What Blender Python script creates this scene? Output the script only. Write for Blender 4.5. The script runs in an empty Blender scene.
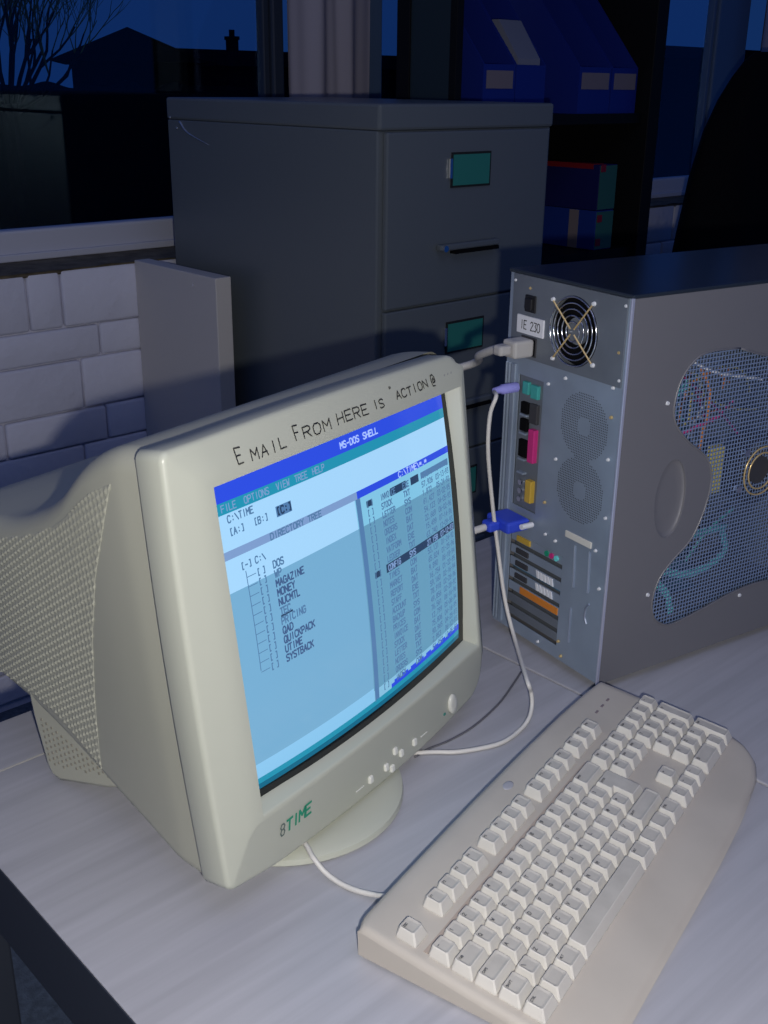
import bpy, bmesh, math, random
from mathutils import Vector, Matrix, Euler, noise
random.seed(7)
S = bpy.context.scene
COL = S.collection

# ------------------------------------------------------------------ camera, world, lights, exposure
cam_d = bpy.data.cameras.new('camera'); cam = bpy.data.objects.new('camera', cam_d); COL.objects.link(cam)
RC = Matrix(((0.7353, 0.2403, -0.6337), (-0.6776, 0.2766, -0.6814), (0.0115, 0.9305, 0.3662)))
CAM = Vector((-1.3021, -1.4242, 1.3318))
cam.matrix_world = Matrix.Translation(CAM) @ RC.to_quaternion().to_matrix().to_4x4()
cam_d.sensor_fit = 'HORIZONTAL'; cam_d.sensor_width = 36; cam_d.lens = 1088.0 / 768 * 36
cam_d.clip_start = .02; cam_d.clip_end = 300
S.camera = cam
S.view_settings.view_transform = 'Standard'; S.view_settings.look = 'None'
S.view_settings.gamma = 1; S.view_settings.use_curve_mapping = False
S.view_settings.exposure = 0.0

world = bpy.data.worlds.new('world'); S.world = world; world.use_nodes = True
wn = world.node_tree; wn.nodes.clear()
tc = wn.nodes.new('ShaderNodeTexCoord'); sep = wn.nodes.new('ShaderNodeSeparateXYZ')
rmp = wn.nodes.new('ShaderNodeValToRGB'); bgd = wn.nodes.new('ShaderNodeBackground'); wo = wn.nodes.new('ShaderNodeOutputWorld')
wn.links.new(tc.outputs['Generated'], sep.inputs[0]); wn.links.new(sep.outputs['Z'], rmp.inputs[0])
wn.links.new(rmp.outputs[0], bgd.inputs[0]); wn.links.new(bgd.outputs[0], wo.inputs[0])
rmp.color_ramp.elements[0].position = 0.0; rmp.color_ramp.elements[0].color = (.0045, .024, .105, 1)
rmp.color_ramp.elements[1].position = .5; rmp.color_ramp.elements[1].color = (.010, .028, .11, 1)
bgd.inputs[1].default_value = 1.0

def light(name, kind, loc, energy, color, size=.01, rot=None):
    l = bpy.data.lights.new(name, kind); l.energy = energy; l.color = color
    if kind == 'AREA': l.size = size
    else: l.shadow_soft_size = size
    o = bpy.data.objects.new(name, l); o.location = loc; COL.objects.link(o)
    if rot: o.rotation_euler = rot
    return o
FL = CAM + RC @ Vector((.030, -.048, 0.0))
light('camera_flash', 'POINT', FL, 30, (1.0, .97, .92), .008)
light('blue_fill_light', 'AREA', (-.9, -1.6, 2.9), 8, (.62, .68, 1.0), 1.6)  # unseen fill added overhead for blue light on the desk

# ------------------------------------------------------------------ helpers
def mat(name, col, rough=.5, metal=0, spec=.5, bump=None, var=None, emit=None, coat=0):
    m = bpy.data.materials.new(name); m.use_nodes = True; n = m.node_tree; b = n.nodes['Principled BSDF']
    b.inputs['Base Color'].default_value = (*col, 1); b.inputs['Roughness'].default_value = rough
    b.inputs['Metallic'].default_value = metal; b.inputs['Specular IOR Level'].default_value = spec
    b.inputs['Coat Weight'].default_value = coat
    t = n.nodes.new('ShaderNodeTexCoord')
    if var:   # (scale, amount[, stretch])
        mp = n.nodes.new('ShaderNodeMapping'); nz = n.nodes.new('ShaderNodeTexNoise'); r = n.nodes.new('ShaderNodeValToRGB')
        n.links.new(t.outputs['Object'], mp.inputs[0]); n.links.new(mp.outputs[0], nz.inputs['Vector']); n.links.new(nz.outputs['Fac'], r.inputs[0])
        nz.inputs['Scale'].default_value = var[0]; nz.inputs['Detail'].default_value = 5
        if len(var) > 2: mp.inputs['Scale'].default_value = var[2]
        a = var[1]
        r.color_ramp.elements[0].position = .3; r.color_ramp.elements[1].position = .7
        r.color_ramp.elements[0].color = (*[c * (1 - a) for c in col], 1); r.color_ramp.elements[1].color = (*[min(1, c * (1 + a)) for c in col], 1)
        n.links.new(r.outputs[0], b.inputs['Base Color'])
    if bump:
        nz = n.nodes.new('ShaderNodeTexNoise'); bp = n.nodes.new('ShaderNodeBump')
        n.links.new(t.outputs['Object'], nz.inputs['Vector']); nz.inputs['Scale'].default_value = bump[0]; nz.inputs['Detail'].default_value = 4
        bp.inputs['Strength'].default_value = bump[1]; bp.inputs['Distance'].default_value = bump[2]
        n.links.new(nz.outputs['Fac'], bp.inputs['Height']); n.links.new(bp.outputs[0], b.inputs['Normal'])
    if emit:
        b.inputs['Emission Color'].default_value = (*emit[0], 1); b.inputs['Emission Strength'].default_value = emit[1]
    return m

def srgb(r, g, b):
    f = lambda c: (c / 255 / 12.92) if c / 255 <= .04045 else ((c / 255 + .055) / 1.055) ** 2.4
    return (f(r), f(g), f(b))

class MB:
    def __init__(s): s.v = []; s.f = []; s.m = []
    def add(s, vs, fs, mi=0):
        k = len(s.v); s.v += [tuple(v) for v in vs]
        for f in fs: s.f.append(tuple(i + k for i in f)); s.m.append(mi)
        return s
    def box(s, x0, x1, y0, y1, z0, z1, mi=0):
        vs = [(x, y, z) for z in (z0, z1) for y in (y0, y1) for x in (x0, x1)]
        return s.add(vs, [(0, 2, 3, 1), (4, 5, 7, 6), (0, 1, 5, 4), (2, 6, 7, 3), (0, 4, 6, 2), (1, 3, 7, 5)], mi)
    def rbox(s, x0, x1, y0, y1, z0, z1, r=.002, mi=0, seg=2):
        bm = bmesh.new(); bmesh.ops.create_cube(bm, size=1)
        for v in bm.verts: v.co = Vector(((x0 + x1) / 2 + v.co.x * (x1 - x0), (y0 + y1) / 2 + v.co.y * (y1 - y0), (z0 + z1) / 2 + v.co.z * (z1 - z0)))
        bmesh.ops.bevel(bm, geom=bm.edges[:], offset=r, segments=seg, profile=.5, affect='EDGES')
        return s.bm(bm, mi)
    def bm(s, bm, mi=0):
        bm.verts.index_update()
        s.add([v.co[:] for v in bm.verts], [tuple(v.index for v in f.verts) for f in bm.faces], mi); bm.free(); return s
    def prism(s, pts, a, b, axis='z', mi=0):
        # pts 2D ; axis = extrusion axis
        def P(p, h): return {'z': (p[0], p[1], h), 'x': (h, p[0], p[1]), 'y': (p[0], h, p[1])}[axis]
        n = len(pts); vs = [P(p, a) for p in pts] + [P(p, b) for p in pts]
        return s.add(vs, [tuple(range(n))[::-1], tuple(range(n, 2 * n))] + [(i, (i + 1) % n, n + (i + 1) % n, n + i) for i in range(n)], mi)
    def tube(s, path, r, seg=8, mi=0, cap=True):
        path = [Vector(p) for p in path]; n = len(path); rs = r if isinstance(r, (list, tuple)) else [r] * n
        t0 = (path[1] - path[0]).normalized(); up = Vector((0, 0, 1)) if abs(t0.z) < .9 else Vector((1, 0, 0))
        nrm = (up - t0 * up.dot(t0)).normalized(); vs = []
        for i, p in enumerate(path):
            t = (path[min(i + 1, n - 1)] - path[max(i - 1, 0)])
            t = t.normalized() if t.length > 1e-9 else t0
            nrm = (nrm - t * nrm.dot(t)); nrm = nrm.normalized() if nrm.length > 1e-6 else Vector((1, 0, 0)); b = t.cross(nrm)
            for k in range(seg):
                a = 2 * math.pi * k / seg; vs.append(p + (nrm * math.cos(a) + b * math.sin(a)) * rs[i])
        fs = [(i * seg + k, i * seg + (k + 1) % seg, (i + 1) * seg + (k + 1) % seg, (i + 1) * seg + k) for i in range(n - 1) for k in range(seg)]
        if cap: fs += [tuple(range(seg))[::-1], tuple(range((n - 1) * seg, n * seg))]
        return s.add(vs, fs, mi)
    def rings(s, rings, mi=0, cap0=True, cap1=True, closed=True):
        n = len(rings[0]); vs = [p for r in rings for p in r]; m = len(rings)
        fs = [(i * n + k, i * n + (k + 1) % n, (i + 1) * n + (k + 1) % n, (i + 1) * n + k) for i in range(m - 1) for k in range(n if closed else n - 1)]
        if cap0: fs.append(tuple(range(n))[::-1])
        if cap1: fs.append(tuple(range((m - 1) * n, m * n)))
        return s.add(vs, fs, mi)
    def grid(s, fn, nu, nv, mi=0):
        vs = [fn(i / nu, j / nv) for j in range(nv + 1) for i in range(nu + 1)]
        return s.add(vs, [(j * (nu + 1) + i, j * (nu + 1) + i + 1, (j + 1) * (nu + 1) + i + 1, (j + 1) * (nu + 1) + i) for j in range(nv) for i in range(nu)], mi)
    def disc(s, c, r, axis, h, seg=24, mi=0, r2=None):
        # cylinder from c along axis vector length h
        c = Vector(c); a = Vector(axis).normalized()
        return s.tube([c, c + a * h], [r, r if r2 is None else r2], seg, mi)
    def ribbon(s, pts, w, fn=None, mi=0):
        # flat stroke in 2D, fn maps (a,b)->3D
        for (p, q) in zip(pts[:-1], pts[1:]):
            p = Vector(p); q = Vector(q); d = q - p
            if d.length < 1e-7: continue
            d.normalize(); nn = Vector((-d.y, d.x)) * w / 2; e = d * w * .3
            cs = [p - e - nn, q + e - nn, q + e + nn, p - e + nn]
            s.add([fn(c.x, c.y) for c in cs], [(0, 1, 2, 3)], mi)
        return s
    def build(s, name, mats, parent=None, smooth=False, bevel=0, loc=None, auto=None):
        me = bpy.data.meshes.new(name); me.from_pydata(s.v, [], s.f); 
        if not isinstance(mats, (list, tuple)): mats = [mats]
        for m in mats: me.materials.append(m)
        me.polygons.foreach_set('material_index', s.m)
        me.validate()
        bm = bmesh.new(); bm.from_mesh(me)
        if not getattr(s, 'keepn', False): bmesh.ops.recalc_face_normals(bm, faces=bm.faces)
        bm.to_mesh(me); bm.free()
        if smooth: me.polygons.foreach_set('use_smooth', [True] * len(me.polygons))
        if smooth and auto:
            try: me.set_sharp_from_angle(angle=math.radians(auto))
            except Exception: pass
        me.update(); o = bpy.data.objects.new(name, me); COL.objects.link(o)
        if parent: o.parent = parent
        if loc: o.location = loc
        if bevel:
            b = o.modifiers.new('bevel', 'BEVEL'); b.width = bevel; b.segments = 2; b.limit_method = 'ANGLE'
        return o

def flat(s):  # one-sided sheets: keep given winding
    s.keepn = True; return s
def tag(o, label, cat, group=None, kind=None):
    o['label'] = label; o['category'] = cat
    if group: o['group'] = group
    if kind: o['kind'] = kind
    return o
def struct(o, label=None, cat=None):
    o['kind'] = 'structure'
    if label: o['label'] = label
    if cat: o['category'] = cat
    return o
def empty(name, loc=(0, 0, 0), rz=0, parent=None):
    o = bpy.data.objects.new(name, None); COL.objects.link(o); o.location = loc; o.rotation_euler = (0, 0, rz); o.empty_display_size = .05
    if parent: o.parent = parent
    return o
def catmull(pts, k=8):
    P = [Vector(p) for p in pts]; P = [P[0] * 2 - P[1]] + P + [P[-1] * 2 - P[-2]]; out = []
    for i in range(1, len(P) - 2):
        for j in range(k):
            t = j / k; a, b, c, d = P[i - 1], P[i], P[i + 1], P[i + 2]
            out.append(.5 * ((2 * b) + (c - a) * t + (2 * a - 5 * b + 4 * c - d) * t * t + (3 * b - a - 3 * c + d) * t ** 3))
    out.append(P[-2]); return out
def interp(tab, x):
    if x <= tab[0][0]: return tab[0][1]
    for (a, b), (c, d) in zip(tab[:-1], tab[1:]):
        if x <= c: return b + (d - b) * (x - a) / (c - a)
    return tab[-1][1]
def curve_fill(splines, depth, bevel=0, res=1):
    """filled 2D shape with holes -> list of verts, faces (local xy, thickness z)"""
    cu = bpy.data.curves.new('tmp', 'CURVE'); cu.dimensions = '2D'; cu.fill_mode = 'BOTH'; cu.extrude = depth / 2; cu.bevel_depth = bevel; cu.bevel_resolution = 1
    for sp in splines:
        s = cu.splines.new('POLY'); s.points.add(len(sp) - 1)
        for p, q in zip(s.points, sp): p.co = (q[0], q[1], 0, 1)
        s.use_cyclic_u = True
    o = bpy.data.objects.new('tmp', cu); me = bpy.data.meshes.new_from_object(o)
    vs = [v.co[:] for v in me.vertices]; fs = [tuple(p.vertices) for p in me.polygons]
    bpy.data.objects.remove(o); bpy.data.curves.remove(cu); bpy.data.meshes.remove(me)
    return vs, fs
def circ(cx, cy, r, n=24, ry=None): return [(cx + r * math.cos(2 * math.pi * i / n), cy + (ry or r) * math.sin(2 * math.pi * i / n)) for i in range(n)]

# stroke font, grid 4 x 6
G = {
'A': [[(0, 0), (2, 6), (4, 0)], [(.8, 2.2), (3.2, 2.2)]], 'B': [[(0, 0), (0, 6), (3, 6), (3.8, 5), (3, 3.2), (0, 3.2)], [(3, 3.2), (4, 1.8), (3, 0), (0, 0)]],
'C': [[(4, 5), (3, 6), (1, 6), (0, 4.5), (0, 1.5), (1, 0), (3, 0), (4, 1)]], 'D': [[(0, 0), (0, 6), (2.5, 6), (4, 4.5), (4, 1.5), (2.5, 0), (0, 0)]],
'E': [[(4, 6), (0, 6), (0, 0), (4, 0)], [(0, 3.1), (3.2, 3.1)]], 'F': [[(4, 6), (0, 6), (0, 0)], [(0, 3.1), (3.2, 3.1)]],
'G': [[(4, 5), (3, 6), (1, 6), (0, 4.5), (0, 1.5), (1, 0), (3, 0), (4, 1), (4, 3), (2.4, 3)]], 'H': [[(0, 0), (0, 6)], [(4, 0), (4, 6)], [(0, 3), (4, 3)]],
'I': [[(2, 0), (2, 6)]], 'J': [[(3.5, 6), (3.5, 1.2), (2.5, 0), (1, 0), (.2, 1)]], 'K': [[(0, 0), (0, 6)], [(4, 6), (0, 2.6)], [(1.3, 3.6), (4, 0)]],
'L': [[(0, 6), (0, 0), (3.8, 0)]], 'M': [[(0, 0), (0, 6), (2, 2.5), (4, 6), (4, 0)]], 'N': [[(0, 0), (0, 6), (4, 0), (4, 6)]],
'O': [[(1, 0), (0, 1.5), (0, 4.5), (1, 6), (3, 6), (4, 4.5), (4, 1.5), (3, 0), (1, 0)]], 'P': [[(0, 0), (0, 6), (3, 6), (4, 5), (4, 3.8), (3, 2.8), (0, 2.8)]],
'Q': [[(1, 0), (0, 1.5), (0, 4.5), (1, 6), (3, 6), (4, 4.5), (4, 1.5), (3, 0), (1, 0)], [(2.4, 1.8), (4.2, -.4)]],
'R': [[(0, 0), (0, 6), (3, 6), (4, 5), (4, 3.9), (3, 3), (0, 3)], [(1.8, 3), (4, 0)]], 'S': [[(4, 5.2), (3, 6), (1, 6), (0, 5), (.4, 3.6), (3.6, 2.4), (4, 1.1), (3, 0), (1, 0), (0, .8)]],
'T': [[(0, 6), (4, 6)], [(2, 6), (2, 0)]], 'U': [[(0, 6), (0, 1.4), (1, 0), (3, 0), (4, 1.4), (4, 6)]], 'V': [[(0, 6), (2, 0), (4, 6)]],
'W': [[(0, 6), (1, 0), (2, 3.6), (3, 0), (4, 6)]], 'X': [[(0, 0), (4, 6)], [(0, 6), (4, 0)]], 'Y': [[(0, 6), (2, 3), (4, 6)], [(2, 3), (2, 0)]], 'Z': [[(0, 6), (4, 6), (0, 0), (4, 0)]],
'0': [[(1, 0), (0, 1.5), (0, 4.5), (1, 6), (3, 6), (4, 4.5), (4, 1.5), (3, 0), (1, 0)]], '1': [[(.8, 4.8), (2, 6), (2, 0)]], '2': [[(0, 5), (1, 6), (3, 6), (4, 4.6), (0, 0), (4, 0)]],
'3': [[(0, 6), (4, 6), (2, 3.6), (4, 2), (3, 0), (0, .3)]], '4': [[(3, 0), (3, 6), (0, 2), (4, 2)]], '5': [[(4, 6), (.4, 6), (0, 3.4), (3, 3.6), (4, 2), (3, 0), (0, .2)]],
'6': [[(3.6, 6), (1, 4.6), (0, 2), (1, 0), (3, 0), (4, 1.6), (3, 3.2), (.6, 3)]], '7': [[(0, 6), (4, 6), (1.4, 0)]], '8': [[(1, 3.2), (0, 4.6), (1, 6), (3, 6), (4, 4.6), (3, 3.2), (1, 3.2), (0, 1.6), (1, 0), (3, 0), (4, 1.6), (3, 3.2)]],
'9': [[(.4, 0), (3, 1.4), (4, 4), (3, 6), (1, 6), (0, 4.4), (1, 3), (3.6, 3.2)]], '.': [[(1.8, 0), (2.3, .5)]], ',': [[(2, .6), (1.5, -.9)]], ':': [[(2, 1), (2, 1.6)], [(2, 4), (2, 4.6)]],
'\\': [[(0, 6), (4, 0)]], '/': [[(0, 0), (4, 6)]], '-': [[(.5, 3), (3.5, 3)]], '[': [[(3, 6), (1.4, 6), (1.4, 0), (3, 0)]], ']': [[(1, 6), (2.6, 6), (2.6, 0), (1, 0)]], '*': [[(.5, 1.5), (3.5, 4.5)], [(.5, 4.5), (3.5, 1.5)], [(0, 3), (4, 3)]],
'+': [[(0, 3), (4, 3)], [(2, 1), (2, 5)]], '"': [[(1.3, 6), (1.3, 4.3)], [(2.7, 6), (2.7, 4.3)]], '@': [[(3, 2), (1.6, 1.8), (1.4, 3.6), (2.8, 4.2), (3, 2), (4, 2.4), (4, 4.4), (2.8, 6), (.8, 5.6), (0, 3), (.8, .3), (3.4, 0)]],
'=': [[(.4, 2), (3.6, 2)], [(.4, 4), (3.6, 4)]], ' ': []}
def text(mb, s, x, y, cw, h, w, fn, mi=0, adv=1.3, jit=0, slant=0):
    for ch in s:
        for st in G.get(ch, G['-']):
            mb.ribbon([(x + (p[0] + slant * p[1] + random.uniform(-jit, jit)) / 4 * cw, y + (p[1] + random.uniform(-jit, jit)) / 6 * h) for p in st], w, fn, mi)
        x += cw * adv

# ------------------------------------------------------------------ materials
M = {}
M['beige'] = mat('monitor_beige', (.465, .478, .405), .38, spec=.5, bump=(900, .06, .0004))
M['beige2'] = mat('shell_beige', (.43, .43, .35), .42, bump=(900, .08, .0004))
M['kb_body'] = mat('keyboard_shell', (.47, .43, .38), .5, bump=(1200, .08, .0003), var=(14, .06))
M['key'] = mat('key_plastic', (.60, .575, .53), .5, var=(40, .05))
M['keytop'] = mat('worn_shaded_key_top', (.47, .445, .405), .45, var=(60, .08))  # wear plus painted-in shade: tops darker than the key sides
M['legend'] = mat('key_legend', (.10, .10, .11), .6)
M['kbline'] = mat('seam_shade', (.30, .27, .23), .7)
M['silver'] = mat('case_silver', (.215, .212, .228), .42, metal=.3, spec=.5)
M['galv'] = mat('galvanised_steel', (.31, .375, .47), .45, metal=.4, var=(9, .18), bump=(60, .05, .001))
M['galv_dark'] = mat('psu_steel', (.20, .225, .26), .45, metal=.45, var=(12, .15))
M['chrome'] = mat('chrome', (.8, .8, .82), .16, metal=1)
M['zinc'] = mat('zinc_screw', (.85, .86, .88), .3, metal=.25)
M['brass'] = mat('brass_gold', (.75, .55, .25), .3, metal=.5)
M['black'] = mat('black_plastic', (.012, .012, .014), .45)
M['hole'] = mat('black_matte', (.004, .004, .005), .9, spec=.1)
M['dark'] = mat('dark_grey_plastic', (.045, .045, .05), .5)
M['white'] = mat('white_label', (.75, .76, .80), .6)
M['blueplug'] = mat('blue_plug', (.03, .07, .62), .45)
M['purple'] = mat('violet_plug', (.30, .30, .75), .45)
M['cable'] = mat('grey_cable', (.62, .60, .57), .5)
M['cable2'] = mat('power_cable', (.42, .41, .40), .5)
M['cabinet'] = mat('cabinet_paint', (.12, .138, .150), .38, spec=.55, bump=(350, .05, .0006))
M['cab_edge'] = mat('cabinet_gap', (.01, .012, .013), .8)
M['green'] = mat('green_card', (.03, .21, .17), .5)
M['desk'] = mat('desk_laminate', (.385, .385, .425), .45, var=(30, .09, (.16, 2.6, 1)))
M['deskedge'] = mat('desk_edge_navy', (.030, .036, .052), .5)
M['wall'] = mat('painted_brick', (.66, .66, .75), .7, bump=(38, .5, .006), var=(5, .06))
M['ledge'] = mat('ledge_dusty_shaded', (.13, .105, .07), .9, bump=(60, .7, .006), var=(25, .4))  # dusty brown with the band's shadow painted into the colour
M['frame'] = mat('window_frame_white', (.55, .56, .64), .45)
M['frame_dark'] = mat('window_frame_dark', (.03, .04, .06), .4)
M['frame_blue'] = mat('window_frame_blue', (.10, .16, .26), .3)
M['curtain'] = mat('pale_curtain', (.40, .37, .42), .8)
M['panel'] = mat('cream_panel', (.58, .55, .52), .6, bump=(25, .1, .002))
M['carpet'] = mat('blue_grey_carpet', (.10, .13, .17), .95, bump=(300, .5, .004), var=(70, .3))
M['rack'] = mat('black_rack', (.005, .005, .006), .6, spec=.2)
M['file'] = mat('blue_file', (.007, .022, .22), .5)
M['file2'] = mat('navy_box', (.008, .010, .10), .5)
M['filelight'] = mat('blue_box', (.009, .035, .24), .5)
M['red'] = mat('red_print', (.22, .006, .015), .5)
M['slate'] = mat('dark_slate_panel', (.018, .03, .036), .5)
M['greenprint'] = mat('green_print', (.03, .12, .09), .5)
M['label'] = mat('label_buff', (.22, .18, .19), .6)
M['paper'] = mat('paper', (.20, .21, .26), .7)
M['cloth'] = mat('black_cloth', (.004, .004, .005), .9, spec=.1, bump=(90, .4, .004))
M['chairplastic'] = mat('chair_black', (.006, .006, .007), .6, spec=.25)
M['outside'] = mat('night_ground', (.006, .008, .010), .95, spec=0)
M['house'] = mat('night_brick', (.012, .010, .012), .95, spec=0)
M['bark'] = mat('bare_twigs', (.22, .22, .05), .9, spec=.1)
M['darkglass'] = mat('crt_black', (.006, .008, .010), .12)
M['ribbon'] = mat('teal_ribbon_cable', (.16, .70, .70), .45)
M['pcb'] = mat('circuit_board', (.04, .16, .28), .5, var=(60, .5))
M['yellow'] = mat('yellow_sticker', (.62, .52, .10), .5)
M['wire'] = mat('case_mesh_wire', (.26, .35, .55), .4, metal=.3)
M['orange'] = mat('orange', (.65, .22, .03), .5)
M['pink'] = mat('magenta_port', (.55, .03, .20), .5)
M['gold'] = mat('amber_port', (.55, .36, .05), .5)
M['teal'] = mat('teal_port', (.05, .35, .33), .5)
M['logo'] = mat('logo_green', (.01, .28, .16), .5)
M['marker'] = mat('marker_ink', (.025, .025, .025), .6)
M['neckvent'] = mat('neck_vent_shade', (.26, .25, .20), .6)
M['venthole'] = mat('vent_hole', (.05, .06, .07), .8)
g = bpy.data.materials.new('window_glass'); g.use_nodes = True; gn = g.node_tree; gn.nodes.clear()
go = gn.nodes.new('ShaderNodeOutputMaterial'); gm = gn.nodes.new('ShaderNodeMixShader'); gt = gn.nodes.new('ShaderNodeBsdfTransparent'); gg = gn.nodes.new('ShaderNodeBsdfGlossy'); gf = gn.nodes.new('ShaderNodeMath'); gl = gn.nodes.new('ShaderNodeLayerWeight'); gp = gn.nodes.new('ShaderNodeMath')
gp.operation = 'POWER'; gp.inputs[1].default_value = 4; gn.links.new(gl.outputs['Facing'], gp.inputs[0]); gf.operation = 'MULTIPLY_ADD'; gf.inputs[1].default_value = .6; gf.inputs[2].default_value = .035; gn.links.new(gp.outputs[0], gf.inputs[0]); gg.inputs['Roughness'].default_value = 0.0; gt.inputs[0].default_value = (.92, .95, 1, 1); gg.inputs['Color'].default_value = (.55, .8, 1, 1)
gn.links.new(gf.outputs[0], gm.inputs[0]); gn.links.new(gt.outputs[0], gm.inputs[1]); gn.links.new(gg.outputs[0], gm.inputs[2]); gn.links.new(gm.outputs[0], go.inputs[0])
M['glass'] = g
def emit(name, c, k=1.0):
    return mat(name, tuple(x * .15 for x in c), .12, spec=.5, emit=(c, k))
SC = {}
SC['top'] = emit('screen_bright', srgb(158, 205, 240)); SC['mid'] = emit('screen_mid', srgb(112, 165, 200)); SC['low'] = emit('screen_low', srgb(132, 190, 228))
SC['rtop'] = emit('screen_list_bright', srgb(125, 190, 220)); SC['rmid'] = emit('screen_list_mid', srgb(98, 150, 180)); SC['rlow'] = emit('screen_list_low', srgb(130, 185, 215))
SC['blue'] = emit('screen_blue', srgb(45, 75, 215)); SC['teal'] = emit('screen_teal', srgb(35, 140, 170)); SC['grey'] = emit('screen_grey', srgb(120, 150, 195))
SC['bar'] = emit('screen_bar', srgb(80, 120, 165)); SC['ink'] = emit('screen_ink', srgb(80, 118, 158)); SC['dark'] = emit('screen_dark', srgb(40, 62, 92)); SC['ink2'] = emit('screen_ink_bold', srgb(62, 88, 130))
SC['ttext'] = emit('screen_title_text', srgb(165, 190, 250)); SC['violet'] = emit('screen_violet', srgb(90, 120, 225)); SC['bteal'] = emit('screen_bottom_teal', srgb(20, 100, 130))

# ------------------------------------------------------------------ the setting
Z0 = .72
mb = MB(); mb.box(-4, 5, -4.5, .72, -.05, 0); struct(mb.build('floor', M['carpet']), 'blue grey carpeted floor left of the desk', 'floor')
# painted brick dado wall below the windows
mb = MB(); mb.box(-4, 5, .712, .93, 0, .955)
zs = [.965, .845, .774, .664, .584, .514, .444, .374, .304, .234, .164, .094, .02]
random.seed(3)
for r in range(len(zs) - 1):
    x = {0: -.325 - .073, 1: -.17 - .46, 2: -.22 - .46}.get(r, -.4 - random.random() * .2) - 3.45
    step = [.073, .36] if r == 0 else [.23, .23]
    cuts = []
    if r == 0: cuts = [-4, -3.4, -2.8, -2.3, -1.9, -1.5, -1.2, -.85, -.6, -.325, -.25, .12, .35, .6, .9, 1.2, 1.6, 2.0, 2.4, 2.9, 3.5, 4.2, 5]
    else:
        off = {1: -.17, 2: -.22}.get(r, -.17 - .06 * (r % 3))
        k = -4
        while off + k * .235 * 4 > -4: k -= 1
        c = off - 17 * .235
        while c < 5: cuts.append(c); c += .235
    for a, b in zip(cuts[:-1], cuts[1:]):
        j = random.uniform(-.0015, .0015)
        mb.rbox(a + .0016, b - .0016, .700 + j, .72, zs[r + 1] + .0016, zs[r] - .0016 + random.uniform(-.001, .001), .006)
struct(mb.build('wall_back', M['wall'], smooth=True, auto=50), 'white painted brick wall below the windows', 'wall')
mb = MB(); mb.box(-4, 5, .722, .9, 2.15, 2.75)
struct(mb.build('wall_back_top', M['wall']), 'wall above the windows', 'wall')
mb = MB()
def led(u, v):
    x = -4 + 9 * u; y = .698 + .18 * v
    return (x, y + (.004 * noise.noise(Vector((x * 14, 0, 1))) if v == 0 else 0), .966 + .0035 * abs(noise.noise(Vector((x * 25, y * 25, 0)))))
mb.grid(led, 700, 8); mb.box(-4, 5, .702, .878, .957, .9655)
struct(mb.build('trim_1', M['ledge'], smooth=True), 'rough dusty brown ledge with painted-in shade on top of the painted brick wall', 'ledge')

def window(name, x0, x1, label, right_w=.07, left_w=.06, fm='frame', bars=(), tone='frame'):
    r = struct(empty(name, ((x0 + x1) / 2, .87, .965)), label, 'window'); ox, oz = (x0 + x1) / 2, .965
    mb = MB(); mb.rbox(x0 - ox, x1 - ox, -.012, .03, 0, .066, .006); mb.rbox(x0 - ox, x1 - ox, -.002, .03, 1.12, 1.19, .006)
    mb.rbox(x0 - ox, x1 - ox, -.022, -.012, 0.002, .018, .003)
    struct(mb.build('window_frame', M['frame'], r))
    mb = MB(); mb.rbox(x1 - right_w - ox, x1 - ox, -.012, .03, .067, 1.12, .006); mb.rbox(x1 - right_w - ox - .02, x1 - right_w - ox, .0, .028, .067, 1.12, .004)
    mb.rbox(x0 - ox, x0 + left_w - ox, -.012, .03, .067, 1.12, .006)
    for b in bars: mb.rbox(b - ox - .02, b - ox + .02, -.008, .03, .067, 1.12, .006)
    struct(mb.build('window_mullion', M[tone], r))
    mb = MB(); mb.box(x0 + left_w - ox, x1 - right_w - ox, .014, .018, .066, 1.12)
    struct(mb.build('glass_pane', M['glass'], r))
    return r
window('window_1', -3.4, .47, 'wide dark window above the brick wall, left of the grey cabinet', right_w=.035, tone='frame_dark')
window('window_2', .735, 2.60, 'dusk window behind the shelving and the black chair', right_w=.20, left_w=.06, tone='frame_blue')

# ------------------------------------------------------------------ outside
mb = MB(); mb.box(-60, 90, 1.2, 120, -3.2, -3.0); struct(mb.build('ground', M['outside']), 'dark ground outside the window', 'ground')
def house(x0, x1, y, w, eave, ridge, label, chimneys, rdir='x', rz=0):
    r = empty('house', ((x0 + x1) / 2, y + w / 2, -3), rz); tag(r, label, 'house', 'houses outside the window'); ox = (x0 + x1) / 2; oy = y + w / 2
    h = eave + 3; mb = MB(); mb.box(x0 - ox, x1 - ox, -w / 2, w / 2, 0, h); mb.build('wall', M['house'], r)
    mb = MB(); rz = ridge + 3; e = .3
    if rdir == 'x': mb.prism([(-w / 2 - e, h), (w / 2 + e, h), (0, rz)], x0 - ox - e, x1 - ox + e, 'x')
    else: mb.prism([(x0 - ox - e, h), (x1 - ox + e, h), (0, rz)], -w / 2 - e, w / 2 + e, 'y')
    mb.build('roof', M['house'], r)
    for cx, cw, cz in chimneys:
        mb = MB(); mb.box(cx - ox, cx - ox + cw, -.12, .12, h * .8, cz + 3 - .25); mb.box(cx - ox - .02, cx - ox + cw + .02, -.14, .14, cz + 3 - .25, cz + 3 - .18)
        for k in (0, 1): mb.disc((cx - ox + cw * (.3 + .4 * k), 0, cz + 3 - .19), .035, (0, 0, 1), .14, 10)
        mb.build('chimney', M['house'], r)
    return r
house(7.55, 9.15, 13, 4, 1.58, 2.02, 'dark gabled house silhouette beside the bare tree', [], 'y', -.53)
house(12.0, 19.5, 17.5, 4, 1.62, 1.97, 'long dark house silhouette with a square chimney', [(13.45, .16, 2.42)], 'x')
house(21.0, 34, 14, 5, 1.95, 2.36, 'low dark house silhouette seen through the right window', [], 'x')
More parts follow.
